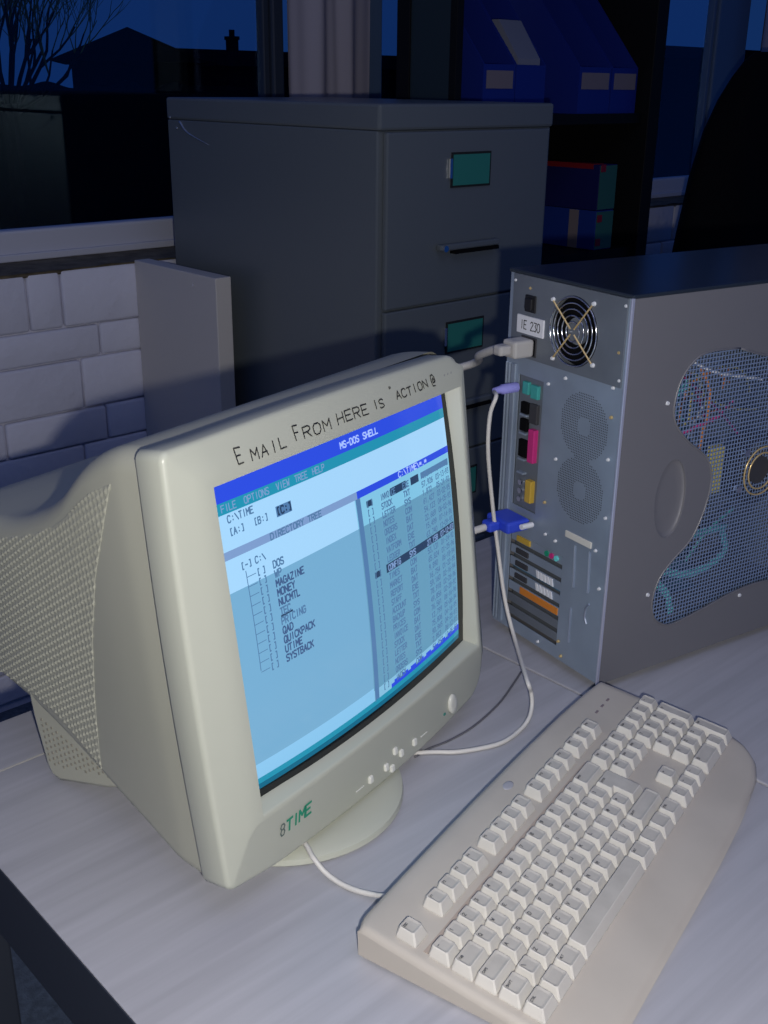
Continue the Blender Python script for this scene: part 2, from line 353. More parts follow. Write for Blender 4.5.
t = empty('hedge', (4.2, 10.6, -3)); tag(t, 'dark garden hedge silhouette below the bare tree', 'hedge'); random.seed(9)
hm = MB()
def hf(u, v):
    x = -4.2 + 7.6 * u; a = math.pi * v
    r_ = 1 + .10 * noise.noise(Vector((x * 2.2, v * 4, 0))) + .06 * noise.noise(Vector((x * 7, v * 11, 3)))
    return (x, -.7 * math.cos(a) * r_, 4.28 * math.sin(a) ** .35 * (1 + .018 * noise.noise(Vector((x * 3, 5, 1)))) if 0 < v < 1 else 0)
hm.grid(hf, 160, 20); hm.build('foliage', M['outside'], t, True)
hm = MB()
for k in range(9): hm.tube([(-3.8 + k * .85, 0, 0), (-3.8 + k * .85, .05, 2.2)], .05, 6)
hm.build('stems', M['bark'], t)
# bare tree
random.seed(11)
t = empty('bare_tree', (2.75, 7.4, -3)); tag(t, 'bare leafless tree against the dusk sky at far left', 'tree')
mb = MB(); tw = MB()
def branch(p, d, L, r, k):
    q = p; pts = [p]; n = 4
    for i in range(n):
        d = (d + Vector((random.uniform(-.16, .16), random.uniform(-.16, .16), random.uniform(-.02, .14)))).normalized(); q = q + d * L / n; pts.append(q)
    (mb if k > 2 else tw).tube(pts, [r * (1 - .45 * i / n) for i in range(n + 1)], 5 if k > 2 else 3)
    if k == 0: return
    for i in range(3 if k > 1 else 4):
        a = random.uniform(-.75, .75); b = random.uniform(-.75, .75)
        branch(pts[random.randint(2, 4)], (d + Vector((a, b, random.uniform(.0, .5)))).normalized(), L * random.uniform(.6, .8), r * .55, k - 1)
mb.tube([(0, 0, 0), (.05, 0, 2.0), (.02, 0, 4.15)], [.10, .08, .06], 8)
for dd in ((-.6, .1, 1), (.5, -.1, 1), (-.1, .3, 1.1), (1.1, .2, .9), (-1.0, -.1, .9), (.15, -.3, 1.3), (-.3, 0, 1.4), (.3, .2, 1.5), (.8, 0, 1.1), (1.3, 0, .7)): branch(Vector((.02, 0, 4.05)), Vector(dd).normalized(), .62, .022, 4)
mb.build('trunk', M['house'], t); tw.build('twigs', M['bark'], t)
t = empty('bush', (16.35, 11.0, -3)); tag(t, 'dark bushy treetop silhouette in the right window', 'bush'); mb = MB()
for i in range(160):
    a = random.random() * 6.28; h = random.random(); rr = .34 * math.sqrt(1 - h * .85) * random.random() ** .4
    c = Vector((rr * math.cos(a), rr * math.sin(a), 2.8 + 2.35 * h)); s_ = random.uniform(.07, .15)
    d = [Vector((random.uniform(-1, 1), random.uniform(-1, 1), random.uniform(-1, 1))).normalized() * s_ for _ in range(4)]
    mb.add([c + x for x in d], [(0, 1, 2), (0, 2, 3), (0, 3, 1), (1, 3, 2)])
mb.build('foliage', M['outside'], t); mb = MB(); mb.tube([(0, 0, 0), (0, 0, 3)], .12, 8); mb.build('trunk', M['house'], t)

# ------------------------------------------------------------------ desks
r = empty('desk', (-.741, -1.2, 0)); tag(r, 'pale wood grain desk carrying the beige monitor and keyboard', 'desk')
DX0, DX1, DY0, DY1 = -1.034, -.4495, -2.3, -.459
mb = MB(); mb.rbox(DX0 + .741, DX1 + .741, DY0 + 1.2, -.5415 + 1.2, .695, .72, .0012)
mb.build('tabletop', M['desk'], r)
mb = MB(); mb.rbox(DX0 + .741, DX1 + .741, -.5395 + 1.2, DY1 + 1.2, .695, .72, .0012); mb.build('rear_top_strip', M['desk'], r)
mb = MB(); mb.box(DX0 + .741, DX1 + .741, -.5412 + 1.2, -.5398 + 1.2, .70, .7204); mb.build('joint_strip', M['cable2'], r)
mb = MB(); mb.rbox(DX0 - .0012 + .741, DX0 + .741, DY0 + 1.2, DY1 + 1.2, .694, .7195, .0004); mb.rbox(DX0 + .741, DX0 + .03 + .741, DY0 + 1.2, DY1 + 1.2, .633, .694, .002)
mb.rbox(DX0 + .741, DX1 + .741, DY1 - .03 + 1.2, DY1 + 1.2, .633, .694, .002); mb.build('side_rail', M['deskedge'], r)
for lx in (DX0 + .0, DX1 - .04):
    for ly in (DY0 + .05, DY1 - .1):
        mb = MB(); mb.rbox(lx + .741, lx + .04 + .741, ly + 1.2, ly + .04 + 1.2, 0, .633 if lx == DX0 else .695, .003); mb.build('leg', M['deskedge'], r)
r = empty('desk', (.2, -1.2, 0)); tag(r, 'pale wood grain desk under the silver computer tower', 'desk')
mb = MB(); mb.rbox(-.6465, .6, -1.1, .741, .695, .72, .0012); mb.build('tabletop', M['desk'], r)
mb = MB(); mb.rbox(-.6, .55, .67, .70, .62, .694, .002); mb.build('side_rail', M['deskedge'], r)
for lx in (-.63, .55):
    for ly in (-1.05, .64):
        mb = MB(); mb.rbox(lx, lx + .04, ly, ly + .04, 0, .695, .003); mb.build('leg', M['deskedge'], r)

# ------------------------------------------------------------------ filing cabinet
r = empty('filing_cabinet', (.2275, .3273, 0)); tag(r, 'dark grey steel filing cabinet with green label cards beside the window', 'filing cabinet')
W, D, H = .4548, .6546, 1.301; x0 = -W / 2; y0 = -D / 2
mb = MB(); mb.rbox(x0, -x0, y0 + .004, -y0, .03, H - .043, .003); mb.rbox(x0 + .02, -x0 - .02, y0 + .03, -y0 - .03, 0, .03, .002); mb.build('body', M['cabinet'], r)
mb = MB(); mb.rbox(x0 - .001, -x0 + .001, y0 - .002, -y0 + .001, H - .043, H, .005); mb.build('top_rim', M['cabinet'], r)
m = MB(); m.tube(catmull([(x0 - .0005, .6060 - .3273, 1.2550), (x0 - .0005, .589 - .3273, 1.239), (x0 - .0005, .560 - .3273, 1.228), (x0 - .0005, .505 - .3273, 1.2135)], 5), [.0035 - .0002 * k for k in range(16)], 6)  # flash glints on a dent, modelled as pale shiny strokes
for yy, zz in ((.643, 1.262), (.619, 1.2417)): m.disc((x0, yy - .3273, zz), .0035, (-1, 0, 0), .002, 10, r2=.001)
m.build('dent_glint', mat('glint_bright', (.62, .66, .72), .25, metal=.8), r, True)
zt = H - .043
for k in range(4):
    z1 = zt - .0025 - k * .3044; z0 = z1 - .3005
    d = MB(); d.rbox(x0 + .012, -x0 - .016, y0 - .008, y0 + .004, z0, z1, .003); dr = d.build('drawer', M['cabinet'], r)
    if k < 3:
        cz = (z0 + z1) / 2
        m = MB(); X0, X1, A, B = -.056, .040, z1 - .093, z1 - .040
        m.box(X0 - .004, X1 + .004, y0 - .0105, y0 - .0085, A - .004, B + .004); m.build('card_frame', M['cab_edge'], dr)
        m = MB(); m.box(X0, X1, y0 - .0115, y0 - .0107, A, B); m.build('label_card', M['green'], dr)
        m = MB(); m.rbox(X0 - .010, X0 - .004, y0 - .014, y0 - .0085, A + .012, B - .006, .001); m.build('card_clip', M['chrome'], dr)
        m = MB(); hz = z1 - .200; m.rbox(-.092, .066, y0 - .022, y0 - .0085, hz - .006, hz + .006, .003); m.box(-.055, .064, y0 - .0225, y0 - .0085, hz - .013, hz - .0062, 1); m.build('handle', [M['cabinet'], M['hole']], dr)
        m = MB(); m.disc((-.083, y0 - .0085, hz - .001), .006, (0, -1, 0), .018, 14); m.build('catch', M['chrome'], dr)
# cream boxing panel beside the cabinet
r = MB(); r.rbox(-.076, -.0385, .3914, .699, 0, .9705, .002); r = r.build('panel', M['panel']); tag(r, 'cream upright boxing panel between the brick wall and grey cabinet', 'panel')
m = MB(); m.disc((-.0762, .47, .948), .003, (-1, 0, 0), .0015, 12); m.build('screw', M['chrome'], r)
# curtains
def curtain(x0, x1, y, label, wv, amp):
    m = MB()
    def f(u, v):
        x = x0 + (x1 - x0) * u; z = .99 + 1.2 * v
        return (x + .006 * math.sin(z * 3 + u * 9), y + amp * math.sin(u * wv + .3 * math.sin(z * 2)) + .004 * math.sin(u * 31 + z), z)
    m.grid(f, 70, 12); nb = MB(); nb.v = m.v + [(a, b + .004, c) for a, b, c in m.v]; n = len(m.v)
    nb.f = m.f + [tuple(n + i for i in q[::-1]) for q in m.f]; nb.m = [0] * len(nb.f)
    tag(nb.build('curtain', M['curtain'], smooth=True), label, 'curtain')
curtain(.475, .733, .835, 'pale curtain hanging between the two windows behind the cabinet', 15, .010)
curtain(2.62, 3.3, .80, 'pale curtain at the right edge behind the black chair', 34, .012)

# ------------------------------------------------------------------ black shelving with files
r = empty('shelving_unit', (.845, .455, 0)); tag(r, 'black shelving unit holding blue files behind the grey cabinet', 'shelving')
ox, oy = .845, .455
for px_, py_ in ((.482, .29),):
    m = MB(); m.rbox(px_ - ox, px_ + .020 - ox, py_ - oy, py_ + .02 - oy, 0, 1.9, .001); m.build('upright', M['rack'], r)
m = MB(); m.rbox(.484 - ox, .500 - ox, .31 - oy, .43 - oy, 0, 1.9, .001); m.build('side_panel', M['slate'], r)
m = MB(); m.rbox(.480 - ox, .502 - ox, .43 - oy, .47 - oy, 0, 1.9, .001); m.build('upright', M['rack'], r)
m = MB(); m.rbox(1.168 - ox, 1.215 - ox, .27 - oy, .62 - oy, 0, 1.9, .002); m.build('side_panel', M['rack'], r)
for z in (.25, .60, .915, 1.246, 1.82):
    m = MB(); m.rbox(.482 - ox, 1.168 - ox, .29 - oy, .62 - oy, z, z + .024, .001); m.build('shelf', M['rack'], r)
m = MB(); m.box(.502 - ox, 1.168 - ox, .606 - oy, .616 - oy, .27, 1.26); m.build('back_panel', M['rack'], r)
def filebox(x0, x1, label, lab=True, paper=False):
    r = empty('magazine_file', ((x0 + x1) / 2, .43, 1.270)); tag(r, label, 'magazine file', 'blue magazine files on the black shelf'); w = (x1 - x0) / 2; t = .0025
    prof = [(-.125, 0), (.125, 0), (.125, .315), (.06, .315), (-.125, .105)]
    m = MB(); m.prism(prof, -w, -w + t, 'x'); m.prism(prof, w - t, w, 'x'); m.box(-w + t, w - t, -.125, -.125 + t, 0, .105); m.box(-w + t, w - t, .125 - t, .125, 0, .315); m.box(-w + t, w - t, -.12, .12, 0, t)
    m.build('case', M['file'], r)
    if lab: m = MB(); m.box(-w + .010, w - .008, -.1262, -.1251, .055, .092); m.build('spine_label', M['label'], r)
    if paper: m = MB(); m.prism([(-.118, .004), (.115, .004), (.115, .20), (-.055, .20), (-.118, .118)], -w + .012, w - .014, 'x'); m.build('papers', M['paper'], r)
filebox(.585, .69, 'blue magazine file with a buff label, leftmost on the black shelf')
filebox(.693, .795, 'blue magazine file with papers showing and no label', False, True)
filebox(.921, 1.045, 'blue magazine file with a buff label, beside the gap in the row')
filebox(1.049, 1.155, 'blue magazine file with a buff label, rightmost against the rack side')
def box(x0, x1, z0, z1, label, side, extra):
    r = empty('storage_box', ((x0 + x1) / 2, .42, z0)); tag(r, label, 'box', 'boxes on the lower shelf'); w = (x1 - x0) / 2; h = z1 - z0
    m = MB(); m.rbox(-w, w, -.12, .12, .0005, h - .001, .001); m.build('carton', M[side], r)
    m = MB(); m.box(-w + .001, w - .001, -.1215, -.1202, .003, h - .003); m.build('end_label', M['greenprint'], r)
    for cz in extra: m = MB(); m.rbox(-w + .002, -w + .022, -.1228, -.1216, h * cz - .009, h * cz + .009, .0005); m.build('red_mark', M['red'], r)
    return r, w, h
b, w, h = box(1.024, 1.095, 1.038, 1.150, 'navy box with a red top edge, stacked on the bright blue box', 'file2', [.92])
m = MB(); m.box(-w - .001, w - .03, -.10, .12, h - .012, h + .0005); m.build('lid_edge', M['red'], b)
b, w, h = box(1.024, 1.095, .9395, 1.038, 'bright blue box with a pale stripe, under the navy box', 'filelight', [.80, .2])
m = MB(); m.box(-w - .0012, -w, -.065, -.035, .001, h - .002); m.build('pale_stripe', M['label'], b)

# ------------------------------------------------------------------ black chair with coat
r = empty('office_chair', (1.76, .02, 0)); tag(r, 'black high-backed office chair behind the computer tower', 'office chair')
m = MB(); m.rbox(-.24, .24, -.24, .22, .44, .53, .03, seg=3); m.build('seat', M['chairplastic'], r, True)
m = MB(); rg = []
for z, w, yy in ((.55, .20, .20), (.62, .235, .205), (.8, .25, .21), (1.0, .245, .22), (1.15, .23, .24), (1.25, .20, .255), (1.30, .13, .262)):
    rg.append([(w * math.copysign(abs(math.cos(a)) ** .5, math.cos(a)), yy + .035 * math.copysign(abs(math.sin(a)) ** .6, math.sin(a)), z) for a in [2 * math.pi * i / 28 for i in range(28)]])
m.rings(rg); m.build('backrest', M['chairplastic'], r, True)
m = MB(); m.tube([(0, 0, .1), (0, 0, .44)], .028, 12); m.build('column', M['chairplastic'], r)
for k in range(5):
    a = k * 2 * math.pi / 5 + .3; m = MB(); m.tube([(0, 0, .12), (.28 * math.cos(a), .28 * math.sin(a), .07)], [.03, .018], 8); lg = m.build('leg', M['chairplastic'], r)
    m = MB(); m.disc((.28 * math.cos(a) - .02, .28 * math.sin(a), .028), .028, (1, 0, 0), .04, 14); m.build('caster', M['chairplastic'], lg)
# coat: draped shell over the backrest
m = MB(); rg = []
for z, xl, xr, dy in ((.62, -.42, .34, .13), (.80, -.41, .33, .12), (.95, -.385, .32, .11), (1.10, -.355, .31, .10), (1.22, -.315, .30, .09), (1.30, -.265, .27, .08), (1.36, -.215, .22, .065), (1.405, -.155, .10, .05), (1.425, -.12, .02, .03)):
    cx = (xl + xr) / 2; w = (xr - xl) / 2
    rg.append([(cx + w * math.copysign(abs(math.cos(a)) ** .7, math.cos(a)) * (1 + .02 * math.sin(a * 7 + z * 5)), .235 + dy * math.sin(a) * (1 + .08 * math.sin(a * 9 + z * 9)), z) for a in [2 * math.pi * i / 60 for i in range(60)]])
m.rings(rg, cap0=False); c = m.build('coat', M['cloth'], None, True, loc=(1.76, .02, 0)); tag(c, 'black coat draped over the back of the office chair', 'coat')

# ------------------------------------------------------------------ computer tower
AT = math.radians(79.472)
TW, TH, TD = .1863, .4284, .47
# local frame: +y = from rear panel's near edge to its far edge (u), +x = toward the front of the case (v) ; rear at x=0
ux, uy = math.cos(AT), math.sin(AT); vx, vy = math.sin(AT), -math.cos(AT)
r = empty('computer_tower', (-.4304, -.8299, .72), math.atan2(vy, vx)); tag(r, 'silver computer tower with a mesh side window on the desk', 'computer')
# local: x=v, y=u, z up
B0 = .009
m = MB()  # frame: bottom, top, far side, front
m.rbox(.002, TD, .0015, TW, B0, B0 + .002, .0005); m.rbox(.002, TD, TW - .0015, TW, B0, TH, .0005); m.build('chassis', M['silver'], r)
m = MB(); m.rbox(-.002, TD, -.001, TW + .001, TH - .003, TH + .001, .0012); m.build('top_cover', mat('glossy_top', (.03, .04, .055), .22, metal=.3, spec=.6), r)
m = MB(); m.rbox(TD, TD + .035, -.002, TW + .002, B0 - .002, TH + .002, .01, seg=3); m.build('front_bezel', M['silver'], r, True, auto=40)
for fx in (.05, .40):
    for fy in (.03, TW - .03): m = MB(); m.disc((fx, fy, 0), .014, (0, 0, 1), B0, 14); m.build('foot', M['black'], r)
# side panel with shaped cutout + oval finger recess
def ts(p): return (p[0] / 1000, p[1] / 1000)
left = [(158, 361), (125, 363), (99, 360), (80, 345), (71, 325), (70, 303), (80, 285), (100, 267), (125, 249), (137, 230), (139, 208), (132, 180), (118, 154), (93, 135), (76, 117), (69, 93), (74, 72), (88, 60), (106, 55), (149, 61), (197, 70), (235, 73)]
hole = [ts(p) for p in left] + [(.470 - p[0] / 1000, p[1] / 1000) for p in left[::-1][1:]] + [(.275, .350), (.235, .345), (.195, .350)]
hole = [tuple(v) for v in [(q.x, q.y) for q in catmull([(a, b, 0) for a, b in hole] + [(hole[0][0], hole[0][1], 0)], 3)][:-1]]
oval = circ(.079, .209, .0225, 28, .044)
outer = [(.001, B0), (TD, B0), (TD, TH - .003), (.001, TH - .003)]
vs, fs = curve_fill([outer, hole, oval], .0016, .0003)
m = MB(); m.add([(a, .0005 + c, b) for a, b, c in vs], fs)
sp = m.build('side_panel', M['silver'], r)
m = MB(); rg = [[(.079 + .0232 * k * math.cos(a), d, .209 + .0447 * k * math.sin(a)) for a in [2 * math.pi * i / 28 for i in range(28)]] for k, d in ((1.0, .0002), (.93, .0024), (.84, .0034), (.5, .0036))]
m.rings(rg, cap0=False); m.build('finger_recess', M['silver'], sp, True)
m = MB(); m.tube([(a, -.0006, b) for a, b in hole + [hole[0]]], .0011, 6); m.build('window_rim', M['silver'], sp, True)
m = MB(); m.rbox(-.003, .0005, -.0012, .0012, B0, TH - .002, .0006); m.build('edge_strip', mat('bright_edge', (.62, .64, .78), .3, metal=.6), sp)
for sx, sz in ((.059, .316), (.061, .102), (.213, .064)):
    m = MB(); m.disc((sx, 0, sz), .0026, (0, -1, 0), .0022, 12, r2=.0018); m.build('rivet', M['zinc'], sp)
# mesh grille behind the cut-out
m = MB(); p = .0046
for i in range(int((.41 - .06) / p)): x = .06 + i * p; m.box(x, x + .0011, .0048, .0054, .05, .367)
for i in range(int((.367 - .05) / p)): z = .05 + i * p; m.box(.06, .41, .0042, .0048, z, z + .0011)
m.build('mesh_grille', M['wire'], r)
# fan on the grille
m = MB(); fx, fz = .222, .215
rgs = [[(fx + rr * math.cos(a), yy, fz + rr * math.sin(a)) for a in [2 * math.pi * i / 36 for i in range(36)]] for rr, yy in ((.040, .005), (.040, .026), (.036, .026), (.036, .005), (.040, .005))]
m.rings(rgs, cap0=False, cap1=False); fr = m.build('fan', M['black'], r, True, auto=40)
for rr in (.028, .021): m = MB(); m.tube([(fx + rr * math.cos(a), .0010, fz + rr * math.sin(a)) for a in [2 * math.pi * i / 36 for i in range(37)]], .0010, 6); m.build('guard_ring', M['brass'], fr, True)
m = MB(); m.disc((fx, .004, fz), .016, (0, 1, 0), .018, 24); m.build('fan_hub', M['dark'], fr)
for k in range(7):
    a = k * 2 * math.pi / 7; m = MB(); c0, s0 = math.cos(a), math.sin(a)
    q = [(.015, -.006), (.034, -.009), (.035, .006), (.016, .007)]
    m.add([(fx + c0 * A - s0 * B, .008 + .008 * (1 if B > 0 else 0) + e, fz + s0 * A + c0 * B) for e in (0, .0012) for A, B in q], [(0, 1, 2, 3), (7, 6, 5, 4), (0, 4, 5, 1), (1, 5, 6, 2), (2, 6, 7, 3), (3, 7, 4, 0)]); m.build('fan_blade', M['dark'], fr)
for a in (.6, 2.4, 3.6): m = MB(); m.disc((fx + .037 * math.cos(a), .0005, fz + .037 * math.sin(a)), .004, (0, 1, 0), .006, 10); m.build('fan_screw', M['chrome'], fr)
# internals
m = MB(); m.box(.02, .30, TW - .012, TW - .010, .05, .32); mbd = m.build('motherboard', M['pcb'], r)
random.seed(5)
for i in range(26):
    x, z = random.uniform(.03, .27), random.uniform(.06, .30); a, b_ = random.uniform(.004, .018), random.uniform(.006, .03); hh = random.uniform(.006, .022)
    m = MB(); m.box(x, x + a, TW - .012 - hh, TW - .012, z, z + b_); m.build('component', random.choice([M['black'], M['galv'], M['teal'], M['white'], M['dark']]), mbd)
for k in range(4):
    z = .062 + k * .022; m = MB(); m.box(.01, .19, .045, TW - .02, z, z + .0016); m.build('expansion_card', M['pcb'], r)
m = MB(); m.box(.012, .155, .02, TW - .006, TH - .092, TH - .006); m.build('power_supply', M['galv_dark'], r)
m = MB(); m.box(.33, .46, .03, TW - .01, .05, .41); m.build('drive_cage', M['galv_dark'], r)
m = MB(); m.rbox(.150, .170, .012, .02, .196, .250, .001); m.build('yellow_sticker', M['yellow'], r)
def band(path, w, name, mt, k=10):
    pts = catmull(path, k); m = MB(); vs = []
    for i, p_ in enumerate(pts):
        d = (pts[min(i + 1, len(pts) - 1)] - pts[max(i - 1, 0)]).normalized(); n_ = Vector((-d.z, 0, d.x)).normalized() * w / 2
        vs += [p_ - n_, p_ + n_, p_ + n_ + Vector((0, .001, 0)), p_ - n_ + Vector((0, .001, 0))]
    m.rings([vs[4 * i:4 * i + 4] for i in range(len(pts))]); return m.build(name, mt, r)
band([(.075, .02, .115), (.11, .018, .085), (.12, .016, .058)], .008, 'ribbon_cable', M['ribbon'])
band([(.10, .024, .112), (.15, .02, .098), (.20, .02, .112), (.205, .03, .14)], .009, 'ribbon_cable', M['ribbon'])
band([(.12, .03, .135), (.17, .028, .142), (.21, .028, .14)], .008, 'ribbon_cable', M['ribbon'])
band([(.085, .03, .290), (.10, .028, .312), (.118, .028, .322)], .010, 'ribbon_cable', M['ribbon'])
for i in range(22):
    c = random.choice(['red', 'orange', 'yellow', 'black', 'white', 'orange', 'teal', 'pink'])
    a = Vector((random.uniform(.08, .16), random.uniform(.02, .08), random.uniform(.27, .35)))
    b_ = Vector((random.uniform(.10, .26), random.uniform(.02, .09), random.uniform(.20, .33)))
    mid = (a + b_) / 2 + Vector((random.uniform(-.03, .03), -.01, random.uniform(-.03, .03)))
    mid.y = max(.012, mid.y)
    m = MB(); m.tube(catmull([a, mid, b_], 6), .0013, 5); m.build('wire', M[c], r)
for a, b_, c_, col in (((.10, .012, .352), (.14, .010, .335), (.215, .012, .318), 'white'), ((.115, .012, .345), (.135, .012, .31), (.128, .012, .25), 'orange'), ((.085, .012, .272), (.11, .010, .278), (.15, .012, .285), 'pink'), ((.08, .014, .13), (.12, .012, .165), (.15, .014, .19), 'orange'), ((.13, .014, .12), (.16, .014, .15), (.20, .014, .17), 'teal')):
    m = MB(); m.tube(catmull([a, b_, c_], 8), .0016, 5); m.build('wire', M[col], r)

# rear panel ------------------------------------------------------ (plane x=0, coordinates (u=y, z))
def R(u, z): return (u / 1000, z / 1000)
v1 = circ(.054, .286, .0385, 26); 
slots_hole = [(.070, .024), (.162, .024), (.162, .134), (.070, .134)]
io_hole = [(.121, .166), (.163, .166), (.163, .318), (.121, .318)]
fan_hole = circ(.079, .380, .0365, 36)
vs, fs = curve_fill([[(.002, B0), (TW - .001, B0), (TW - .001, TH - .003), (.002, TH - .003)], slots_hole, io_hole, fan_hole], .0012, .0002)
m = MB(); m.add([(.0006 + c, a, b) for a, b, c in vs], fs); rp = m.build('rear_panel', M['galv'], r)
# flange at far edge, folded ridges
for yy, w in ((.1705, .007), (.178, .003), (.183, .002)): m = MB(); m.rbox(-.003, 0, yy - w / 2, yy + w / 2, B0 + .004, .328, .001); m.build('flange_rib', mat('flange', (.36, .55, .85), .4, metal=.35) if yy == .170 else M['galv'], rp)
# power supply back plate
vs, fs = curve_fill([[(.006, .338), (.178, .338), (.178, .425), (.006, .425)], fan_hole], .0012, .0003)
m = MB(); m.add([(-.0012 + c, a, b) for a, b, c in vs], fs); ps = m.build('power_supply_plate', M['galv_dark'], r)
m = MB(); m.disc((.006, .079, .380), .036, (1, 0, 0), .004, 36); m.build('fan_well', M['hole'], ps)
m = MB(); m.disc((.003, .079, .380), .014, (1, 0, 0), .003, 24); m.build('fan_hub', M['galv_dark'], ps)
for rr in (.010, .0165, .023, .029, .035):
    m = MB(); m.tube([(-.0028, .079 + rr * math.cos(a), .380 + rr * math.sin(a)) for a in [2 * math.pi * i / 48 for i in range(49)]], .00085, 6); m.build('guard_ring', M['chrome'], ps, True)
for k in range(4):
    a = math.radians(40 + 90 * k); m = MB(); c0, s0 = math.cos(a), math.sin(a)
    m.tube([(-.0036, .079 + .004 * c0, .380 + .004 * s0), (-.0036, .079 + .041 * c0, .380 + .041 * s0)], .0009, 6); m.build('guard_spoke', M['brass'], ps)
    m = MB(); m.disc((-.0015, .079 + .043 * c0, .380 + .043 * s0), .0027, (-1, 0, 0), .003, 12, r2=.0018); m.build('screw', M['zinc'], ps)
m = MB(); m.rbox(-.004, 0, .139, .156, .388, .406, .001); m.rbox(-.007, -.002, .142, .153, .391, .403, .001); m.build('power_switch', M['black'], ps)
m = MB(); m.box(-.0042, -.0020, .1235, .1665, .3645, .3835); lb = m.build('voltage_label', M['white'], ps)
m = flat(MB()); text(m, 'IE 230', 0, .3695, .0042, .009, .0011, lambda a, b: (-.00435, .1600 - a, b)); m.build('print', M['marker'], lb)
m = MB(); m.rbox(-.003, 0, .134, .160, .341, .362, .001); m.box(-.0035, -.0028, .136, .158, .343, .360, 1); m.build('power_socket', [M['dark'], M['hole']], ps)
# IO shield
m = MB(); m.box(.002, .004, .121, .163, .166, .318); io = m.build('port_shield', M['galv_dark'], r)
def port(y0, y1, z0, z1, mt, name='port', dd=-.002):
    m = MB(); m.rbox(dd, .003, y0, y1, z0, z1, .0008); return m.build(name, M[mt], io)
port(.127, .137, .224, .262, 'pink', 'parallel_port', -.004); port(.127, .137, .177, .203, 'gold', 'game_port', -.004)
port(.144, .154, .298, .312, 'teal', 'mouse_port'); port(.128, .140, .296, .311, 'teal', 'port')
port(.143, .155, .276, .289, 'hole', 'usb_port'); port(.143, .155, .256, .270, 'hole', 'usb_port'); port(.141, .155, .226, .246, 'hole', 'serial_port'); port(.127, .140, .268, .290, 'dark', 'serial_port')
for z in (.273, .252, .222, .206): port(.143, .155, z, z + .0025, 'galv', 'port_rim', -.003)
for z in (.176, .186, .196): m = MB(); m.disc((.002, .149, z), .0032, (-1, 0, 0), .004, 12); m.build('audio_jack', M['chrome'], io)
# perforated vents
for vz, vu in ((.286, .054), (.216, .053)):
    m = MB(); k = 0
    for i in range(-14, 15):
        for j in range(-14, 15):
            a, b_ = i * .0026, j * .0026
            d_ = math.hypot(a, b_)
            if .010 < d_ < .036: m.box(-.0004, .0002, vu + a - .0006, vu + a + .0006, vz + b_ - .0006, vz + b_ + .0006)
    m.build('vent_grid', M['venthole'], rp)
# expansion slots
cols = ['galv', 'orange', 'galv', 'galv', 'orange', 'galv', 'galv']
m = MB(); m.box(.012, .014, .066, .166, .020, .138); m.build('slot_back', mat('slot_shade', (.09, .10, .115), .6), r)
for k in range(7):
    z1 = .134 - k * .0157; m = MB(); m.rbox(.001, .003, .071, .161, z1 - .0115, z1 - .0012, .0006); br = m.build('slot_bracket', M['galv'] if k < 5 else M['galv_dark'], r)
    if k == 0:
        m = MB(); m.rbox(-.001, .002, .126, .150, z1 - .010, z1 - .003, .001); m.build('port', M['gold'], br)
        for q, c in enumerate(('logo', 'pink', 'ribbon')):
            m = MB(); m.disc((.002, .097 - q * .008, z1 - .0065), .0032, (-1, 0, 0), .003, 12); m.build('audio_jack', M[c], br)
    if k in (1, 2, 3):
        m = MB()
        for q in range(5): m.prism([(.083 + q * .006, z1 - .0105), (.087 + q * .006, z1 - .0105), (.0895 + q * .006, z1 - .002), (.0855 + q * .006, z1 - .002)], .0, .0016, 'x')
        if k > 1: m.build('slot_vent', M['white'], br)
        m = MB(); m.rbox(-.001, .002, .128, .150, z1 - .0095, z1 - .003, .001); m.build('port', M['dark'], br)
    if k == 4: m = MB(); m.rbox(.0, .002, .073, .140, z1 - .0108, z1 - .002, .001); m.build('port_cover', M['orange'], br)
m = MB(); m.rbox(-.002, 0, .027, .068, .159, .1665, .0008); m.build('cream_label', M['label'] if 0 else mat('cream_label', (.62, .60, .55), .5), rp)
for (ua, za, ub, zb) in ((52, 154, 50, 105), (29, 155, 27, 108), (51, 80, 50, 38)):
    m = MB(); m.tube([(-.0008, ua / 1000, za / 1000), (-.0008, ub / 1000, zb / 1000)], .0012, 6); m.build('pressed_rib', M['chrome'] if 0 else mat('rib_edge', (.5, .56, .68), .3, metal=.8), rp)
m = MB(); m.tube(catmull([(-.0008, .0235, .096), (-.0008, .0275, .090), (-.0008, .0285, .080), (-.0008, .025, .072)], 5), .0012, 6); m.build('pressed_hook', mat('rib_edge', (.5, .56, .68), .3, metal=.8), rp)
for uu, zz in ((8, 418), (175, 418), (12, 372), (16, 336), (8, 345), (86, 330), (112, 318), (14, 262), (15, 306), (92, 240), (105, 186), (100, 150), (83, 148), (20, 160), (10, 120), (66, 32), (100, 16), (60, 16), (150, 413), (165, 345), (10, 200)):
    m = MB(); m.disc((-.0008, uu / 1000, zz / 1000), .0020, (-1, 0, 0), .0022, 10, r2=.0014); m.build('screw', M['zinc'] if (uu * 7) % 3 else M['brass'], rp)

# world coords of a rear-panel point
def RW(u, z, out=0.0):
    return Vector((-.4304 + ux * u - vx * out, -.8299 + uy * u - vy * out, .72 + z))

